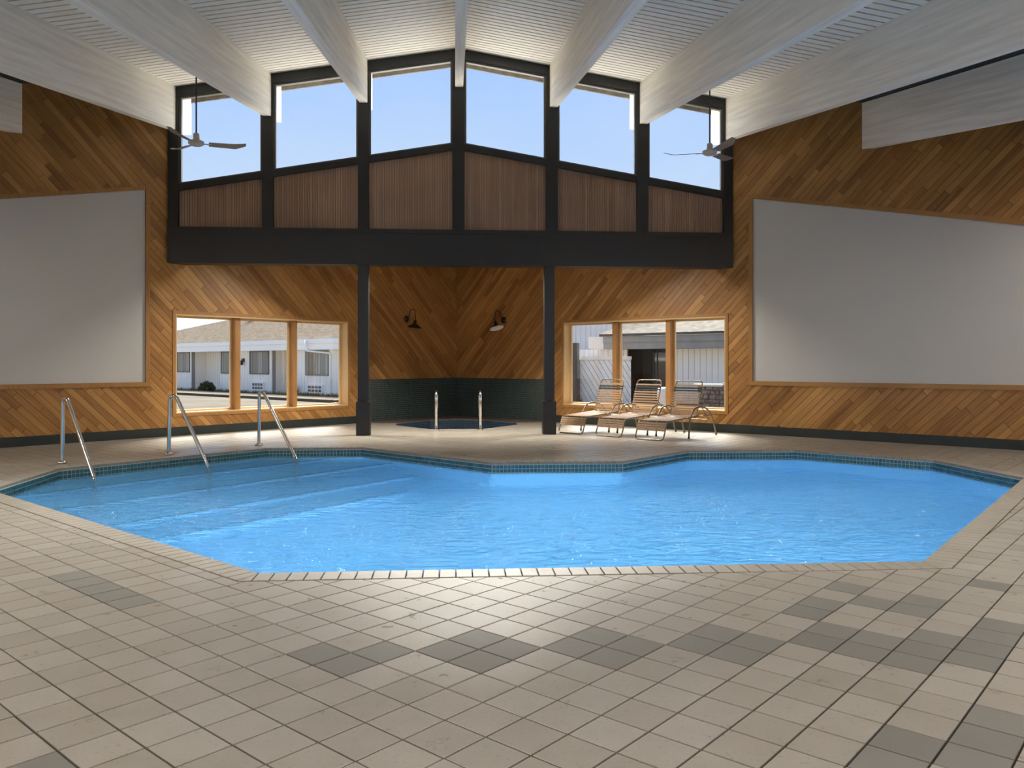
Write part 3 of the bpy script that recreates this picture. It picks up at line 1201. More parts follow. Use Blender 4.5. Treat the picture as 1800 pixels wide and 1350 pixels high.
for n, (key, c) in enumerate(cop):
    b = MB() if (n < 300 and key > 0) else st
    sh = offset_poly(ccw(c), -.0025)
    b.prism([(x, y, -.030) for x, y in c], [(x, y, .001) for x, y in c], cap=False)
    b.prism([(x, y, .001) for x, y in ccw(c)], [(x, y, .004) for x, y in sh], base=False)
    if b is not st:
        pp.append(b.build('coping_tile', 'coping'))
if st.f:
    o = st.build('coping_tiles', 'coping')
    tag(o, kind='stuff')
    pp.append(o)
b = MB()
bedin = offset_poly(POOL, .035)
for i in range(nP):
    j = (i + 1) % nP
    lim = [bedin[i], bedin[j], outerc[j], outerc[i]]
    b.prism([(x, y, -.16) for x, y in ccw(lim)], [(x, y, -.006) for x, y in ccw(lim)])
pp.append(b.build('coping_bed', 'grout'))
# entry steps along the far left edge
lobe = split_pool(P0)[0]
sa, sb_ = Vector(P0[1]), Vector(P0[2])
sd = (sb_ - sa).normalized()
sn = Vector((sd.y, -sd.x))
for k, (dist, zt) in enumerate(((0.80, -0.256), (1.80, -0.486), (2.85, -0.716), (3.52, -0.936))):
    a_, b_ = sa + sn * dist, sa + sn * dist + sd
    q = clip_half(lobe, (a_.x, a_.y), (b_.x, b_.y), True)
    q = clip_convex(q, [(-6, 4.0), (-0.6, 4.0), (-0.6, 13), (-6, 13)])
    if q:
        b = MB()
        q = ccw(q)
        b.prism([(x, y, BASE_Z + .002) for x, y in q], [(x, y, zt) for x, y in q])
        o = b.build('step', 'plaster')
        pp.append(o)
        st2 = clip_half(q, ((sa + sn * (dist - .05)).x, (sa + sn * (dist - .05)).y), ((sa + sn * (dist - .05) + sd).x, (sa + sn * (dist - .05) + sd).y), False)
        if st2:
            b = MB()
            st2 = ccw(st2)
            b.prism([(x, y, zt - .05) for x, y in st2], [(x, y, zt + .004) for x, y in st2])
            pp.append(b.build('step_nosing', 'step_line'))
for x in (-0.2, 1.0, 2.2):  # unseen lights added on the near pool wall to brighten the water
    b = MB()
    b.lathe((x, 5.115, -0.45), [(0.0, .025), (.11, .025), (.14, .01), (.14, 0.0)], 20, axis=(0, 1, 0))
    pp.append(b.build('added_pool_light', 'steel'))
    d = bpy.data.lights.new('pool_fill_light', 'AREA')
    d.shape = 'DISK'
    d.size = .24
    d.energy = POOL_FILL
    d.color = (0.85, 0.95, 1.0)
    lo = bpy.data.objects.new('pool_fill_light', d)
    COL.objects.link(lo)
    lo.location = (x, 5.15, -0.45)
    lo.rotation_euler = Vector((0, 0.86, -0.5)).to_track_quat('-Z', 'Y').to_euler()
    pp.append(lo)
adopt(pool, *pp)
# water
b = MB()
for q in split_pool(P0):
    b.face(b.pts([(x, y, WATER_Z) for x, y in ccw(q)]))
o = b.build('pool_water', 'water')
tag(o, 'rippled bright blue water filling the swimming pool', 'water', kind='stuff')

# ------------------------------------------------------------------ spa in the corner
spa = empty('spa', (0, 17.5, 0))
tag(spa, 'small dark tiled corner spa set below the deck between the two posts', 'spa')
sp = []
b = MB()
A = b.pts([(x, y, -0.005) for x, y in SPA])
B = b.pts([(x, y, -0.95) for x, y in SPA])
for i in range(len(SPA)):
    j = (i + 1) % len(SPA)
    b.face([A[j], A[i], B[i], B[j]])
b.face(B)
sp.append(b.build('basin', 'spa_plaster'))
b = MB()
for i in range(len(SPA)):
    p, q = Vector(SPA[i]), Vector(SPA[(i + 1) % len(SPA)])
    L = (q - p).length
    d = (q - p) / L
    nrm = Vector((-d.y, d.x))
    P3 = lambda s, w, z: (p.x + d.x * s + nrm.x * w, p.y + d.y * s + nrm.y * w, z)
    b.prism([P3(0, 0, -.4), P3(0, 0, -.01), P3(L, 0, -.01), P3(L, 0, -.4)], [P3(0, .008, -.4), P3(0, .008, -.01), P3(L, .008, -.01), P3(L, .008, -.4)], 1)
    n = max(1, round(L / .05))
    w = L / n
    for k in range(n):
        for r in range(7):
            s0, s1 = k * w + .003, (k + 1) * w - .003
            z1 = -.014 - r * .05
            z0 = z1 - .044
            b.prism([P3(s0, .008, z0), P3(s0, .008, z1), P3(s1, .008, z1), P3(s1, .008, z0)],
                    [P3(s0, .012, z0), P3(s0, .012, z1), P3(s1, .012, z1), P3(s1, .012, z0)], 0, base=False)
o = b.build('spa_tiles', ['spa_tile', 'green_grout'])
tag(o, kind='stuff')
sp.append(o)
b = MB()
BK = [(1.30, 17.75), (0.62, 18.62), (0.0, 18.85), (-0.62, 18.62), (-1.30, 17.75)]
OB = [(2.05, CY - 2.05 - .02), (1.1, CY - 1.1 - .02), (0.0, CY - .03), (-1.1, CY - 1.1 - .02), (-2.05, CY - 2.05 - .02)]
for i in range(4):
    q = ccw([BK[i], BK[i + 1], OB[i + 1], OB[i]])
    b.prism([(x, y, 0.001) for x, y in q], [(x, y, 0.022) for x, y in q])
sp.append(b.build('back_ledge', 'rim'))
adopt(spa, *sp)
b = MB()
b.face(b.pts([(x, y, -0.19) for x, y in SPA]))
tag(b.build('spa_water', 'spawater'), 'still dark blue water in the corner spa', 'water', kind='stuff')


# ------------------------------------------------------------------ handrails
def handrail(base, path, label, group, r=0.0205):
    t = empty('handrail', base)
    tag(t, label, 'handrail', group)
    b = MB()
    b.tube(path, r, 12)
    q1 = b.build('rail', 'steel')
    b = MB()
    b.lathe((base[0], base[1], base[2]), [(0.0, 0.0), (0.062, 0.0), (0.062, 0.018), (0.038, 0.032), (0.0265, 0.034)], 20)
    q2 = b.build('flange', 'steel')
    adopt(t, q1, q2)


hl = ('brushed steel pool handrail nearest the left edge of the picture', 'middle one of the three steel handrails over the pool steps',
      'steel pool handrail in front of the left window, closest to the black post')
for (bx, by), (ex, ey), lab in zip(((-5.13, 10.90), (-4.10, 11.83), (-3.14, 13.08)), ((-4.52, 10.42), (-3.47, 11.55), (-2.44, 12.44)), hl):
    B0 = Vector((bx, by, 0.004))
    Ev = Vector((ex, ey, -0.136))
    dirp = (Ev - B0)
    dirp.z = 0
    dirp.normalize()
    top = B0 + Vector((0, 0, 0.84)) + dirp * 0.125
    end = Ev + (Ev - top).normalized() * 0.05
    vd = Vector((-0.03 - Ev.x, -Ev.y, 0)).normalized() * 2.1
    low = Vector((Ev.x + vd.x, Ev.y + vd.y, -0.56))
    path = fillet([B0, B0 + Vector((0, 0, .1)), B0 + Vector((0, 0, 0.83)) + dirp * .015, top, end, low, Vector((low.x, low.y, -0.73))], [0.05, 0.16, 0.16, 0.10, 0.06], 8)
    handrail(B0, path, lab, 'pool step handrails', 0.026)
for x, lab in ((-0.40, 'left of the two steel grab rails at the spa edge'), (0.455, 'right of the two steel grab rails at the spa edge')):
    B0 = Vector((x, 15.74, 0.0))
    path = fillet([B0, B0 + Vector((0, 0, .76)), B0 + Vector((0.0, .50, .74)), B0 + Vector((0.0, .66, -.60))], [0.16, 0.14], 7)
    handrail(B0, path, lab, 'spa grab rails', 0.026)


# ------------------------------------------------------------------ chaise longues
def make_chaise():
    root = empty('chaise_longue', (0, 0, 0))
    H = 0.275
    L = Vector
    b = MB()          # seat and foot loop: one bent tube per side joined by the foot bar
    zf, zr = 0.315, 0.365
    loop = [(-H, 1.20, zr), (-H, 0.13, zf), (-H - .0, 0.0, 0.016), (H, 0.0, 0.016), (H, 0.13, zf), (H, 1.20, zr)]
    b.tube(fillet(loop, [0.05, 0.07, 0.07, 0.05], 6), 0.0125, 8)
    b.build('seat_frame', 'bronze', root)
    b = MB()
    b.tube([(-H, 0.80, zr - .012), (H, 0.80, zr - .012)], 0.011, 8)
    b.build('cross_bar', 'bronze', root)
    top = (1.40, 0.985)
    bot = (1.17, 0.365)
    b = MB()
    b.tube(fillet([(-H + .01, bot[0], bot[1]), (-H + .01, top[0], top[1]), (H - .01, top[0], top[1]), (H - .01, bot[0], bot[1])], 0.075, 7), 0.0125, 8)
    b.build('back_frame', 'bronze', root)
    # arched arm and leg on each side
    for s in (-1, 1):
        x = s * 0.325
        b = MB()
        arch = [(x, 0.78, 0.0), (x, 0.82, 0.34), (x, 0.95, 0.50), (x, 1.18, 0.545), (x, 1.45, 0.50), (x, 1.68, 0.30), (x, 1.80, 0.0)]
        b.tube(fillet(arch, 0.16, 5), 0.0150, 8)
        b.build('arm_leg', 'bronze', root)
        b = MB()
        b.tube([(x, 0.80, zr - .03), (s * H, 0.80, zr - .012)], 0.011, 6)
        b.tube([(x, 1.62, 0.37), (s * (H - .01), 1.17, 0.365)], 0.010, 6)
        b.build('side_brace', 'bronze', root)
        b = MB()
        b.tube(fillet([(s * (H - .01), 1.26, 0.60), (s * .30, 1.36, 0.47), (s * .30, 1.44, 0.37)], .04, 4), 0.008, 6)
        b.build('back_stay', 'bronze', root)
        for yy in (0.78, 1.80):
            b = MB()
            b.lathe((x, yy, 0), [(0.0, 0.0), (0.0185, 0.0), (0.0185, 0.03), (0.0152, 0.034)], 10)
            b.build('foot_cap', 'blackm', root)
    b = MB()          # rear adjusting bracket
    b.tube(fillet([(-H, 1.52, 0.36), (-H, 1.60, 0.28), (H, 1.60, 0.28), (H, 1.52, 0.36)], 0.04, 4), 0.008, 6)
    b.build('rack_bar', 'bronze', root)

    def strap(p, q, half, mat):
        """flat vinyl strap wrapped over the two rails, p = centre (y, z), q = unit direction along the rail"""
        b = MB()
        nx = (-q[1], q[0])
        pts = []
        for sg in (-1, 1):
            for w in (-half, half):
                pts.append((sg * (H + .004), p[0] + q[0] * w, p[1] + q[1] * w))
        th = 0.0145
        low = [(x, y + nx[0] * .0105, z + nx[1] * .0105) for x, y, z in pts]
        up = [(x, y + nx[0] * th, z + nx[1] * th) for x, y, z in pts]
        o_ = (0, 1, 3, 2)
        b.prism([low[k] for k in o_], [up[k] for k in o_])
        b.build('strap', mat, root)
    # back straps
    d = Vector((top[0] - bot[0], top[1] - bot[1]))
    Lb = d.length
    d.normalize()
    n = 12
    for k in range(n):
        s_ = 0.035 + (Lb - .13) * k / (n - 1)
        strap((bot[0] + d.x * s_, bot[1] + d.y * s_), (d.x, d.y), 0.0155, 'strapdark' if k in (n - 2, n - 3) else 'strap')
    # seat straps
    d2 = Vector((1.20 - .13, zr - zf)).normalized()
    for k in range(19):
        s_ = 0.03 + 0.98 * k / 18
        strap((0.13 + d2.x * s_, zf + d2.y * s_), (d2.x, d2.y), 0.0205, 'strap')
    # foot straps
    d3 = Vector((0.13, zf - .016)).normalized()
    for k in range(4):
        s_ = (zf - .016) * 1.08 - 0.03 - k * 0.041
        strap((d3.x * s_, .016 + d3.y * s_), (d3.x, d3.y), 0.017, 'strap')
    return root


chaise0 = make_chaise()
cl = ('tan strap chaise longue nearest the black post, under the right window', 'tan strap chaise longue in the middle of the row of three',
      'tan strap chaise longue closest to the grey panel, at the right end of the row')
for k, (x, y) in enumerate(((2.08, 14.80), (2.665, 14.16), (3.225, 13.46))):
    o = chaise0 if k == 0 else copy_tree(chaise0)
    o.location = (x, y, 0)
    o.rotation_euler = (0, 0, -math.pi / 4)
    tag(o, cl[k], 'chaise longue', 'strap chaise longues in a row')


# ------------------------------------------------------------------ ceiling fans
def fan(x, y, zh, a0, label):
    t = empty('ceiling_fan', (x, y, zh))
    tag(t, label, 'ceiling fan', 'ceiling fans')
    zc = roof(x, y)
    parts = []
    b = MB()
    b.tube([(x, y, zh + .10), (x, y, zc - .04)], 0.012, 10)
    parts.append(b.build('downrod', 'blackm'))
    b = MB()
    b.lathe((x, y, zc), [(0.015, -.14), (0.05, -.10), (0.065, -.02), (0.065, 0.0)], 18)
    parts.append(b.build('ceiling_canopy', 'fanwhite'))
    b = MB()
    b.lathe((x, y, zh), [(0.0, -.045), (0.075, -.045), (0.115, -.02), (0.115, .02), (0.075, .035), (0.048, .045), (0.045, .13), (0.03, .145), (0.0, .145)], 22)
    parts.append(b.build('motor_housing', 'fanwhite'))
    for k in range(3):
        a = a0 + k * 2 * math.pi / 3
        e1, e2 = Vector((math.cos(a), math.sin(a), 0)), Vector((-math.sin(a), math.cos(a), 0))
        b = MB()
        c = Vector((x, y, zh - .01))
        b.obox(c + e1 * .10 - e2 * .018 - Vector((0, 0, .006)), e1 * .12, e2 * .036, (0, 0, .008))
        arm = b.build('blade_arm', 'fanwhite')
        b = MB()
        up = Vector((0, 0, 1))
        st_ = [(0.18, .055, 0.0), (0.55, .070, 0.004), (0.60, .066, 0.012), (0.72, .035, 0.045)]
        rows = []
        for d, hw, zz in st_:
            o_ = c + e1 * d + up * zz
            rows.append([o_ - e2 * hw + up * hw * .26, o_ + e2 * hw - up * hw * .26])
        bt, tp = [], []
        for r_ in rows:
            bt.append(b.pts([p - up * .004 for p in r_]))
            tp.append(b.pts([p + up * .004 for p in r_]))
        for i in range(len(rows) - 1):
            b.face([bt[i][0], bt[i + 1][0], bt[i + 1][1], bt[i][1]])
            b.face([tp[i][0], tp[i][1], tp[i + 1][1], tp[i + 1][0]])
            b.face([bt[i][0], tp[i][0], tp[i + 1][0], bt[i + 1][0]])
            b.face([bt[i][1], bt[i + 1][1], tp[i + 1][1], tp[i][1]])
        b.face([bt[0][0], bt[0][1], tp[0][1], tp[0][0]])
        b.face([bt[-1][0], tp[-1][0], tp[-1][1], bt[-1][1]])
        blade = b.build('blade', 'fanblade')
        parts += [arm, blade]
    adopt(t, *parts)


fan(-3.96, 12.6, 4.655, math.radians(17), 'three-blade ceiling fan on a long rod before the leftmost gable window')
fan(4.00, 12.6, 4.655, math.radians(161.6), 'three-blade ceiling fan on a long rod before the rightmost gable window')


# ------------------------------------------------------------------ gooseneck wall lamps
def wall_lamp(s, a, z, axis, label):
    wf = WallFrame(s)
    t = empty('gooseneck_lamp', wf.p(a, z))
    tag(t, label, 'wall lamp', 'gooseneck wall lamps')
    parts = []
    b = MB()
    b.lathe(wf.p(a, z, 0.016), [(0.0, .035), (0.035, .035), (0.068, .02), (0.075, 0.0)], 20, axis=wf.n)
    parts.append(b.build('wall_plate', 'blackm'))
    b = MB()
    pth = [wf.p(a, z, .03), wf.p(a, z + .03, .09), wf.p(a, z + .22, .17), wf.p(a, z + .22, .30), wf.p(a, z + .02, .335), wf.p(a, z - .05, .32)]
    b.tube(fillet(pth, .09, 6), 0.0105, 8)
    parts.append(b.build('arm', 'blackm'))
    ax = Vector(axis).normalized()
    c = wf.p(a, z - .04, .325)
    b = MB()
    b.lathe(c, [(0.0, 0.0), (0.032, 0.0), (0.036, -.07), (0.075, -.105), (0.165, -.16), (0.170, -.168)], 24, axis=ax)
    sh = b.build('shade', 'blackm')
    b = MB()
    b.lathe(c, [(0.0, -.090), (0.070, -.112), (0.160, -.164), (0.168, -.168)], 24, axis=ax)
    li = b.build('shade_lining', 'shade_in')
    b = MB()
    b.lathe(c, [(0.0, -.150), (0.028, -.140), (0.030, -.115), (0.014, -.08)], 14, axis=ax)
    bu = b.build('bulb', 'shade_in')
    parts += [sh, li, bu]
    adopt(t, *parts)


wall_lamp(-1, 1.66, 2.33, (0.12, -0.12, 1), 'black gooseneck lamp on the left spa wall')
wall_lamp(1, 1.57, 2.31, (-0.25, 0.32, 1), 'black gooseneck lamp with white underside on the right spa wall')

# ------------------------------------------------------------------ outside
GZ = -0.55
b = MB()
for q in subtract([rectp(-80, 80, -30, 120)], offset_poly(ROOM, .05)):
    b.prism([(x, y, GZ - .3) for x, y in q], [(x, y, GZ) for x, y in q])
gr = b.build('ground', 'asphalt')
tag(gr, 'pale asphalt parking lot outside the windows', kind='structure')
# footing so that the deck does not float above the lower ground outside
b = MB()
fo = offset_poly(ROOM, .28)
fi = offset_poly(ROOM, .02)
for i in range(4):
    j = (i + 1) % 4
    q = ccw([fo[i], fo[j], fi[j], fi[i]])
    b.prism([(x, y, GZ) for x, y in q], [(x, y, -.002) for x, y in q])
tag(b.build('wall_footing', 'concrete'), 'concrete footing under the outer walls', kind='structure')

# --- motel wing seen through the left window
LO, LU, LN = Vector((-19.79, 58.71, 0)), Vector((R2, -R2, 0)), Vector((-R2, -R2, 0))


def lp(t, z, w=0.0):
    return LO + LU * t + LN * w + Vector((0, 0, z))


def lrect(b, t0, t1, z0, z1, w0, w1, mi=0):
    q = [(t0, z0), (t1, z0), (t1, z1), (t0, z1)]
    return b.prism([lp(t, z, w0) for t, z in q], [lp(t, z, w1) for t, z in q], mi)


mot = empty('motel_wing', lp(9, GZ))
tag(mot, 'long white single-storey motel wing with brown shingle roof across the parking lot', 'building')
mpz = []
segs = [(-16, -8, 0), (-8, -5, -1.1), (-5, 2.35, 0), (2.35, 6.15, -1.1), (6.15, 12.24, 0), (12.24, 14.42, -1.1), (14.42, 23, 0)]
for n, (t0, t1, w) in enumerate(segs):
    b = MB()
    lrect(b, t0, t1, GZ, 2.12, w - .25, w, 1)
    g = 0.30
    t = t0
    while t < t1 - .01:
        e = min(t + g, t1)
        lrect(b, t + .012, e - .012, GZ + .03, 2.12, w, w + .02, 0)
        t += g
    mpz.append(b.build('wall', ['siding', 'siding_gap']))
    if w < 0:
        for tt, sg in ((t0, 1), (t1, -1)):
            b = MB()
            lrect(b, min(tt, tt - sg * .12), max(tt, tt - sg * .12), GZ, 2.12, -1.3, -.01)
            mpz.append(b.build('recess_side_wall', 'siding'))
b = MB()
lrect(b, -16.5, 23.2, 2.08, 2.44, 0.42, 0.50)
lrect(b, -16.5, 23.2, 2.44, 2.72, 0.44, 0.58)
mpz.append(b.build('fascia', 'fascia_w'))
b = MB()
lrect(b, -16.5, 23.2, 2.08, 2.11, -1.2, 0.44)
mpz.append(b.build('soffit', 'fascia_w'))
# roof: hipped at the left end
b = MB()
ez, rz = 2.70, 5.15
e0, e1, e2, e3 = lp(-10.5, ez, .6), lp(23.2, ez, .6), lp(23.2, ez, -11.3), lp(-10.5, ez, -11.3)
r0, r1 = lp(4.5, rz, -5.2), lp(23.2, rz, -5.2)
ids = b.pts([e0, e1, e2, e3, r0, r1])
b.face([ids[0], ids[1], ids[5], ids[4]])
b.face([ids[2], ids[3], ids[4], ids[5]])
b.face([ids[3], ids[0], ids[4]])
b.face([ids[1], ids[2], ids[5]])
b.face([ids[3], ids[2], ids[1], ids[0]])
rf = b.build('roof', 'shingle')
mpz.append(rf)
b = MB()
b.lathe(lp(4.3, 4.72, -3.6), [(0.0, .5), (.22, .5), (.25, .2), (.14, .15), (.14, -.4)], 12)
vent = b.build('roof_vent', 'fascia_w')
mpz.append(vent)
for t0, t1, z0, z1 in ((0.33, 2.15, 0.70, 2.08), (6.30, 8.42, 0.64, 2.08), (9.78, 11.95, 0.63, 2.08), (15.74, 17.95, 0.61, 2.05), (-3.6, -1.5, .7, 2.08)):
    b = MB()
    f = .07
    for r in ((t0, t1, z1 - f, z1), (t0, t1, z0, z0 + f), (t0, t0 + f, z0, z1), (t1 - f, t1, z0, z1)):
        lrect(b, *r, .0, .07)
    wfr = b.build('window', 'winframe')
    b = MB()
    lrect(b, t0 + f, t1 - f, z0 + f, z1 - f, .012, .022, 0)
    pn = b.build('pane', 'extglass')
    pn.parent = wfr
    b = MB()
    n = 9
    for k in range(n):
        u0, u1 = k / n, (k + .55) / n
        if 0.40 < u0 < 0.62 or k in (0, 8):
            ww = t1 - t0 - 2 * f
            lrect(b, t0 + f + ww * u0, t0 + f + ww * u1 + .05, z0 + f, z1 - f, .024, .034)
    cu = b.build('curtain', 'curtain')
    cu.parent = wfr
    mpz.append(wfr)
for t0, t1, z0, z1 in ((10.18, 11.38, -.32, .11), (16.07, 17.40, -.35, .05)):
    b = MB()
    lrect(b, t0 - .06, t1 + .06, z0 - .06, z1 + .06, .02, .12, 0)
    g = b.build('air_conditioner_grille', 'fascia_w')
    for ci in range(4):
        for ri in range(2):
            b = MB()
            cw, ch = (t1 - t0) / 4, (z1 - z0) / 2
            lrect(b, t0 + ci * cw + .03, t0 + (ci + 1) * cw - .03, z0 + ri * ch + .03, z0 + (ri + 1) * ch - .03, .12, .126)
            q = b.build('grille_opening', 'winframe')
            q.parent = g
    mpz.append(g)
b = MB()
b.tube(fillet([lp(16.65, 2.60, .66), lp(16.68, 2.02, .66), lp(18.1, 1.88, .10), lp(18.15, 1.80, .08), lp(18.15, -.40, .08), lp(17.6, -.50, .3)], .08, 3), .055, 8)
mpz.append(b.build('downspout', 'fascia_w'))
b = MB()
lrect(b, 8.95, 9.15, 1.40, 1.62, .02, .14)
b.lathe(lp(9.10, 1.22, .20), [(0.0, .3), (.10, .25), (.10, 0.0), (0.0, -.03)], 10)
mpz.append(b.build('porch_lamp', 'blackm'))
adopt(mot, *mpz)
b = MB()
lrect(b, -20, 24, GZ, GZ + .11, 1.2, 4.2)
lrect(b, -20, 24, GZ, GZ + .14, 4.2, 4.4)
tag(b.build('sidewalk', 'concrete'), 'concrete sidewalk with kerb in front of the motel wing', 'sidewalk')
b = MB()
rnd = random.Random(5)
for k in range(2600):
    t = rnd.uniform(-10, 22)
    if rnd.random() < .35 and not (2.2 < t < 9 or 14 < t < 19):
        continue
    w = rnd.uniform(.05, .55)
    p = lp(t, GZ, w)
    h = rnd.uniform(.08, .28)
    d = Vector((rnd.uniform(-.05, .05), rnd.uniform(-.05, .05), h))
    e_ = LU * .03
    b.face(b.pts([p - e_, p + e_, p + d]))
tag(b.build('grass_strip', 'grass'), 'thin strip of grass along the foot of the motel wall', 'grass', kind='stuff')


def shrub(c, r, h, n, label, seed):
    t = empty('shrub', c)
    tag(t, label, 'shrub')
    rnd = random.Random(seed)
    b = MB()
    for k in range(n):
        th, ph = rnd.uniform(0, 6.283), rnd.uniform(0, 1)
        rr = rnd.uniform(.55, 1.0)
        v = Vector((math.cos(th) * math.sqrt(1 - ph * ph), math.sin(th) * math.sqrt(1 - ph * ph), ph))
        p = Vector(c) + Vector((v.x * r * rr, v.y * r * rr, .08 + v.z * h * rr))
        a = Vector((rnd.gauss(0, 1), rnd.gauss(0, 1), rnd.gauss(0, 1))).normalized() * .085
        q = Vector((rnd.gauss(0, 1), rnd.gauss(0, 1), rnd.gauss(0, 1))).normalized() * .05
        b.face(b.pts([p - a, p + q, p + a, p - q]))
    l = b.build('foliage', 'leaf')
    b = MB()
    for k in range(6):
        an = k * 1.05
        b.tube([Vector(c), Vector(c) + Vector((math.cos(an) * r * .6, math.sin(an) * r * .6, h * .7))], [.02, .008], 6)
    s_ = b.build('stems', 'post_ext')
    adopt(t, l, s_)


shrub(lp(5.5, GZ, .60), .56, .62, 900, 'round green shrub against the motel wall below the left window pane', 3)
shrub(lp(14.9, GZ, .35), .30, .55, 300, 'small green shrub beside the motel recess right of the second mullion', 4)


# --- buildings seen through the right window
def rp(c, t, z, w=0.0):
    """plane X+Y=c; t along (+X,-Y); w towards the viewer"""
    return Vector((0, c, 0)) + Vector((R2, -R2, 0)) * t + Vector((-R2, -R2, 0)) * w + Vector((0, 0, z))


def rrect(b, c, t0, t1, z0, z1, w0, w1, mi=0):
    q = [(t0, z0), (t1, z0), (t1, z1), (t0, z1)]
    return b.prism([rp(c, t, z, w0) for t, z in q], [rp(c, t, z, w1) for t, z in q], mi)


RC = 48.0
off = empty('entrance_wing', rp(RC, 15, GZ))
tag(off, 'white sided building with grey fascia and dark entrance seen through the right window', 'building')
op = []
def sided(c, t0, t1, z0, z1, w, name='wall', g=.30):
    b = MB()
    rrect(b, c, t0, t1, z0, z1, w - .25, w, 1)
    t = t0
    while t < t1 - .01:
        e = min(t + g, t1)
        rrect(b, c, t + .012, e - .012, z0 + .02, z1, w, w + .02, 0)
        t += g
    return b.build(name, ['siding', 'siding_gap'])
op.append(sided(RC, 14.15, 26, GZ, 2.02, 0))
op.append(sided(RC, 8.0, 11.85, GZ, 2.02, -.2))
b = MB()
rrect(b, RC, 11.85, 14.15, GZ, 2.02, -1.6, -1.5)
rrect(b, RC, 11.80, 11.90, GZ, 2.02, -1.5, -.2)
rrect(b, RC, 14.10, 14.16, GZ, 2.02, -1.5, -.26)
op.append(b.build('entrance_recess', 'darkdoor'))
b = MB()
for t0, t1 in ((12.55, 12.62), (12.78, 12.83), (13.6, 13.66)):
    rrect(b, RC, t0, t1, GZ, 1.9, -1.49, -1.42)
op.append(b.build('door_frame', 'winframe'))
b = MB()
rrect(b, RC, 12.62, 13.6, GZ + .1, 1.85, -1.47, -1.45)
op.append(b.build('door_pane', 'extglass'))
b = MB()
rrect(b, RC, 11.15, 26.5, 2.0, 2.32, .8, .88)
rrect(b, RC, 11.15, 26.5, 2.32, 2.62, .82, .95)
op.append(b.build('fascia', 'fascia_g'))
b = MB()
rrect(b, RC, 11.15, 26.5, 2.0, 2.03, -1.6, .8)
op.append(b.build('soffit', 'fascia_g'))
b = MB()
q = [rp(RC, 11.0, 2.62, 1.05), rp(RC, 26.6, 2.62, 1.05), rp(RC, 26.6, 5.6, -6.0), rp(RC, 13.8, 5.6, -6.0)]
ids = b.pts(q + [p + Vector((0, 0, .12)) for p in q])
b.face(ids[3::-1])
b.face(ids[4:8])
for i in range(4):
    j = (i + 1) % 4
    b.face([ids[i], ids[j], ids[j + 4], ids[i + 4]])
op.append(b.build('roof', 'shingle2'))
b = MB()
q = [(10.25, 2.62), (11.15, 2.62), (11.15, 2.0), (10.25, 2.05)]
b.prism([rp(RC, t, z, -1.4) for t, z in q], [rp(RC, t, z, .9) for t, z in q])
op.append(b.build('eave_return', 'fence'))
adopt(off, *op)
# taller sided wall behind the fence
tall = empty('tall_wing', rp(50.5, 5, GZ))
tag(tall, 'tall white vertical-sided wall rising behind the diagonal board fence', 'building')
o1 = sided(50.5, -4.0, 13.5, GZ, 4.6, 0, 'wall', .34)
b = MB()
rrect(b, 50.5, -4.2, 13.7, 4.6, 4.9, -.4, .3)
o2 = b.build('eave', 'fascia_w')
adopt(tall, o1, o2)
# diagonal board fence
FC = 43.0
fence = empty('board_fence', rp(FC, 9, GZ))
tag(fence, 'pale diagonal board fence seen through the left pane of the right window', 'fence')
fp_ = []
b = MB()
rrect(b, FC, 4.0, 10.9, GZ, 1.50, -.03, 0.0)
fp_.append(b.build('fence_backing', 'fence_back'))
b = MB()
rrect(b, FC, 4.0, 10.9, 1.46, 1.62, -.06, .08)
fp_.append(b.build('top_rail', 'fence'))
for lo, hi, sg in ((8.12, 10.9, 1), (4.0, 7.9, -1)):
    lim = rectp(lo, hi, GZ, 1.45)
    for k in range(-30, 30):
        w_, th = .20, math.radians(54)
        d = (math.cos(th) * -sg, math.sin(th))
        nn = (d[1], -d[0])
        c0 = (lo + nn[0] * k * (w_ + .026), GZ + nn[1] * k * (w_ + .026))
        q = [(c0[0] - d[0] * 6, c0[1] - d[1] * 6), (c0[0] + d[0] * 6, c0[1] + d[1] * 6),
             (c0[0] + d[0] * 6 + nn[0] * w_, c0[1] + d[1] * 6 + nn[1] * w_), (c0[0] - d[0] * 6 + nn[0] * w_, c0[1] - d[1] * 6 + nn[1] * w_)]
        q = clip_convex(ccw(q), lim)
        if q:
            b = MB()
            q = ccw(q)
            b.prism([rp(FC, t, z, 0) for t, z in q], [rp(FC, t, z, .025) for t, z in q], base=False)
            fp_.append(b.build('fence_board', 'fence'))
adopt(fence, *fp_)
b = MB()
rrect(b, FC, 7.86, 8.20, GZ, 2.25, .16, .46)
rrect(b, FC, 7.76, 8.30, GZ, GZ + .18, .10, .52)
tag(b.build('canopy_post', 'post_ext'), 'dark weathered post standing before the diagonal fence', 'post')
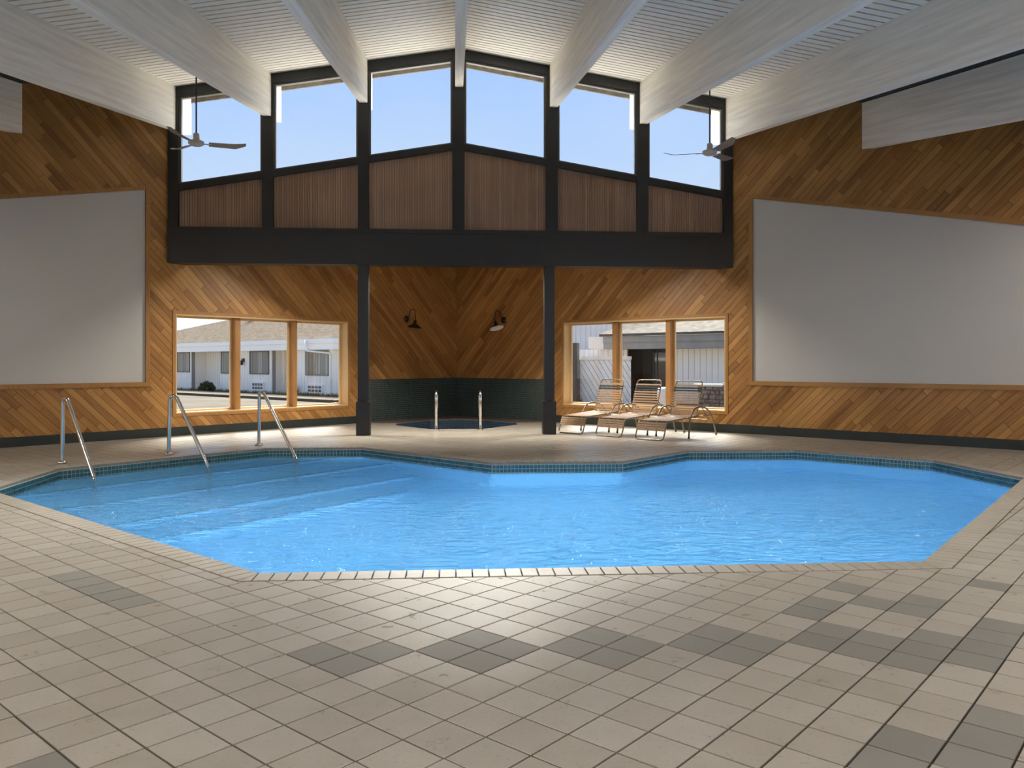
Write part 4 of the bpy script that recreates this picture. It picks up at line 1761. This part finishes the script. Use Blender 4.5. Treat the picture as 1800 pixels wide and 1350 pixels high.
# low stone wall
SCN = 31.0
swall = empty('stone_wall', rp(SCN, 11, GZ))
tag(swall, 'low rubble stone wall with pale cap outside the right window', 'wall')
b = MB()
rrect(b, SCN, 10.2, 14.0, GZ, 0.62, -.35, 0)
o1 = b.build('wall_core', 'stone')
sl = []
rnd = random.Random(9)
z = GZ
while z < .58:
    h = rnd.uniform(.09, .16)
    t = 10.2
    while t < 14.0:
        w = rnd.uniform(.12, .32)
        b = MB()
        z1, t1 = min(z + h, .62), min(t + w, 14.0)
        dpt = rnd.uniform(.03, .07)
        q0 = [(t + .006, z + .006), (t1 - .006, z + .006), (t1 - .006, z1 - .006), (t + .006, z1 - .006)]
        q1 = [(t + .03, z + .02), (t1 - .03, z + .025), (t1 - .025, z1 - .02), (t + .02, z1 - .025)]
        if t1 - t > .07 and z1 - z > .06:
            b.prism([rp(SCN, a, c, 0) for a, c in q0], [rp(SCN, a, c, dpt) for a, c in q1], base=False)
            sl.append(b.build('stone', 'stone'))
        t += w
    z += h
b = MB()
rrect(b, SCN, 10.1, 11.05, .62, .69, -.42, .1)
rrect(b, SCN, 11.05, 14.1, .66, .74, -.42, .1)
o2 = b.build('capstone', 'capstone')
adopt(swall, o1, o2, *sl)
b = MB()
p0 = rp(30.0, 8.75, 0)
b.lathe((p0.x, p0.y, GZ), [(0.0, 0.0), (.17, 0.0), (.19, .05), (.18, .6), (.20, .95), (.17, 1.12), (0.0, 1.15)], 16)
tag(b.build('planter_bollard', 'fence'), 'short weathered wooden bollard outside the middle pane of the right window', 'bollard')

# ------------------------------------------------------------------ pendant lamps added out of view to brighten the hall
def fill(x, y, z, power, label):
    t = empty('fill_lamp', (x, y, z))
    tag(t, label, 'pendant lamp', 'pendant lamps added over the near deck')
    zc = roof(x, y)
    b = MB()
    b.tube([(x, y, z + .2), (x, y, zc)], .012, 8)
    q1 = b.build('cord', 'blackm')
    b = MB()
    b.lathe((x, y, z), [(0.0, .24), (.08, .24), (.12, .12), (.34, .02), (.36, 0.0), (.34, 0.005), (.11, .11), (0.0, .12)], 24)
    q2 = b.build('shade', 'blackm')
    adopt(t, q1, q2)
    d = bpy.data.lights.new('fill_light', 'AREA')
    d.shape = 'DISK'
    d.size = .62
    d.energy = power
    d.color = (1.0, 0.95, 0.88)
    lo = bpy.data.objects.new('fill_light', d)
    COL.objects.link(lo)
    lo.location = (x, y, z - .005)
    adopt(t, lo)


FILL_POWER = 130.0
for n, (x, y) in enumerate(((-3.6, 3.2), (3.6, 3.2), (-6.9, 6.2), (6.9, 6.2), (-8.9, 8.9), (8.9, 8.9), (0.0, 0.9))):
    sd_ = 'left' if x < 0 else 'right' if x > 0 else 'ridge line'
    fill(x, y, min(4.05, roof(x, y) - .28), FILL_POWER * (1.0, 1.0, .85, .85, .35, .35, .9)[n], '%s black pendant lamp on the %s, added overhead out of view' % (('nearest', 'nearest', 'middle', 'middle', 'outermost', 'outermost', 'single')[n], sd_))
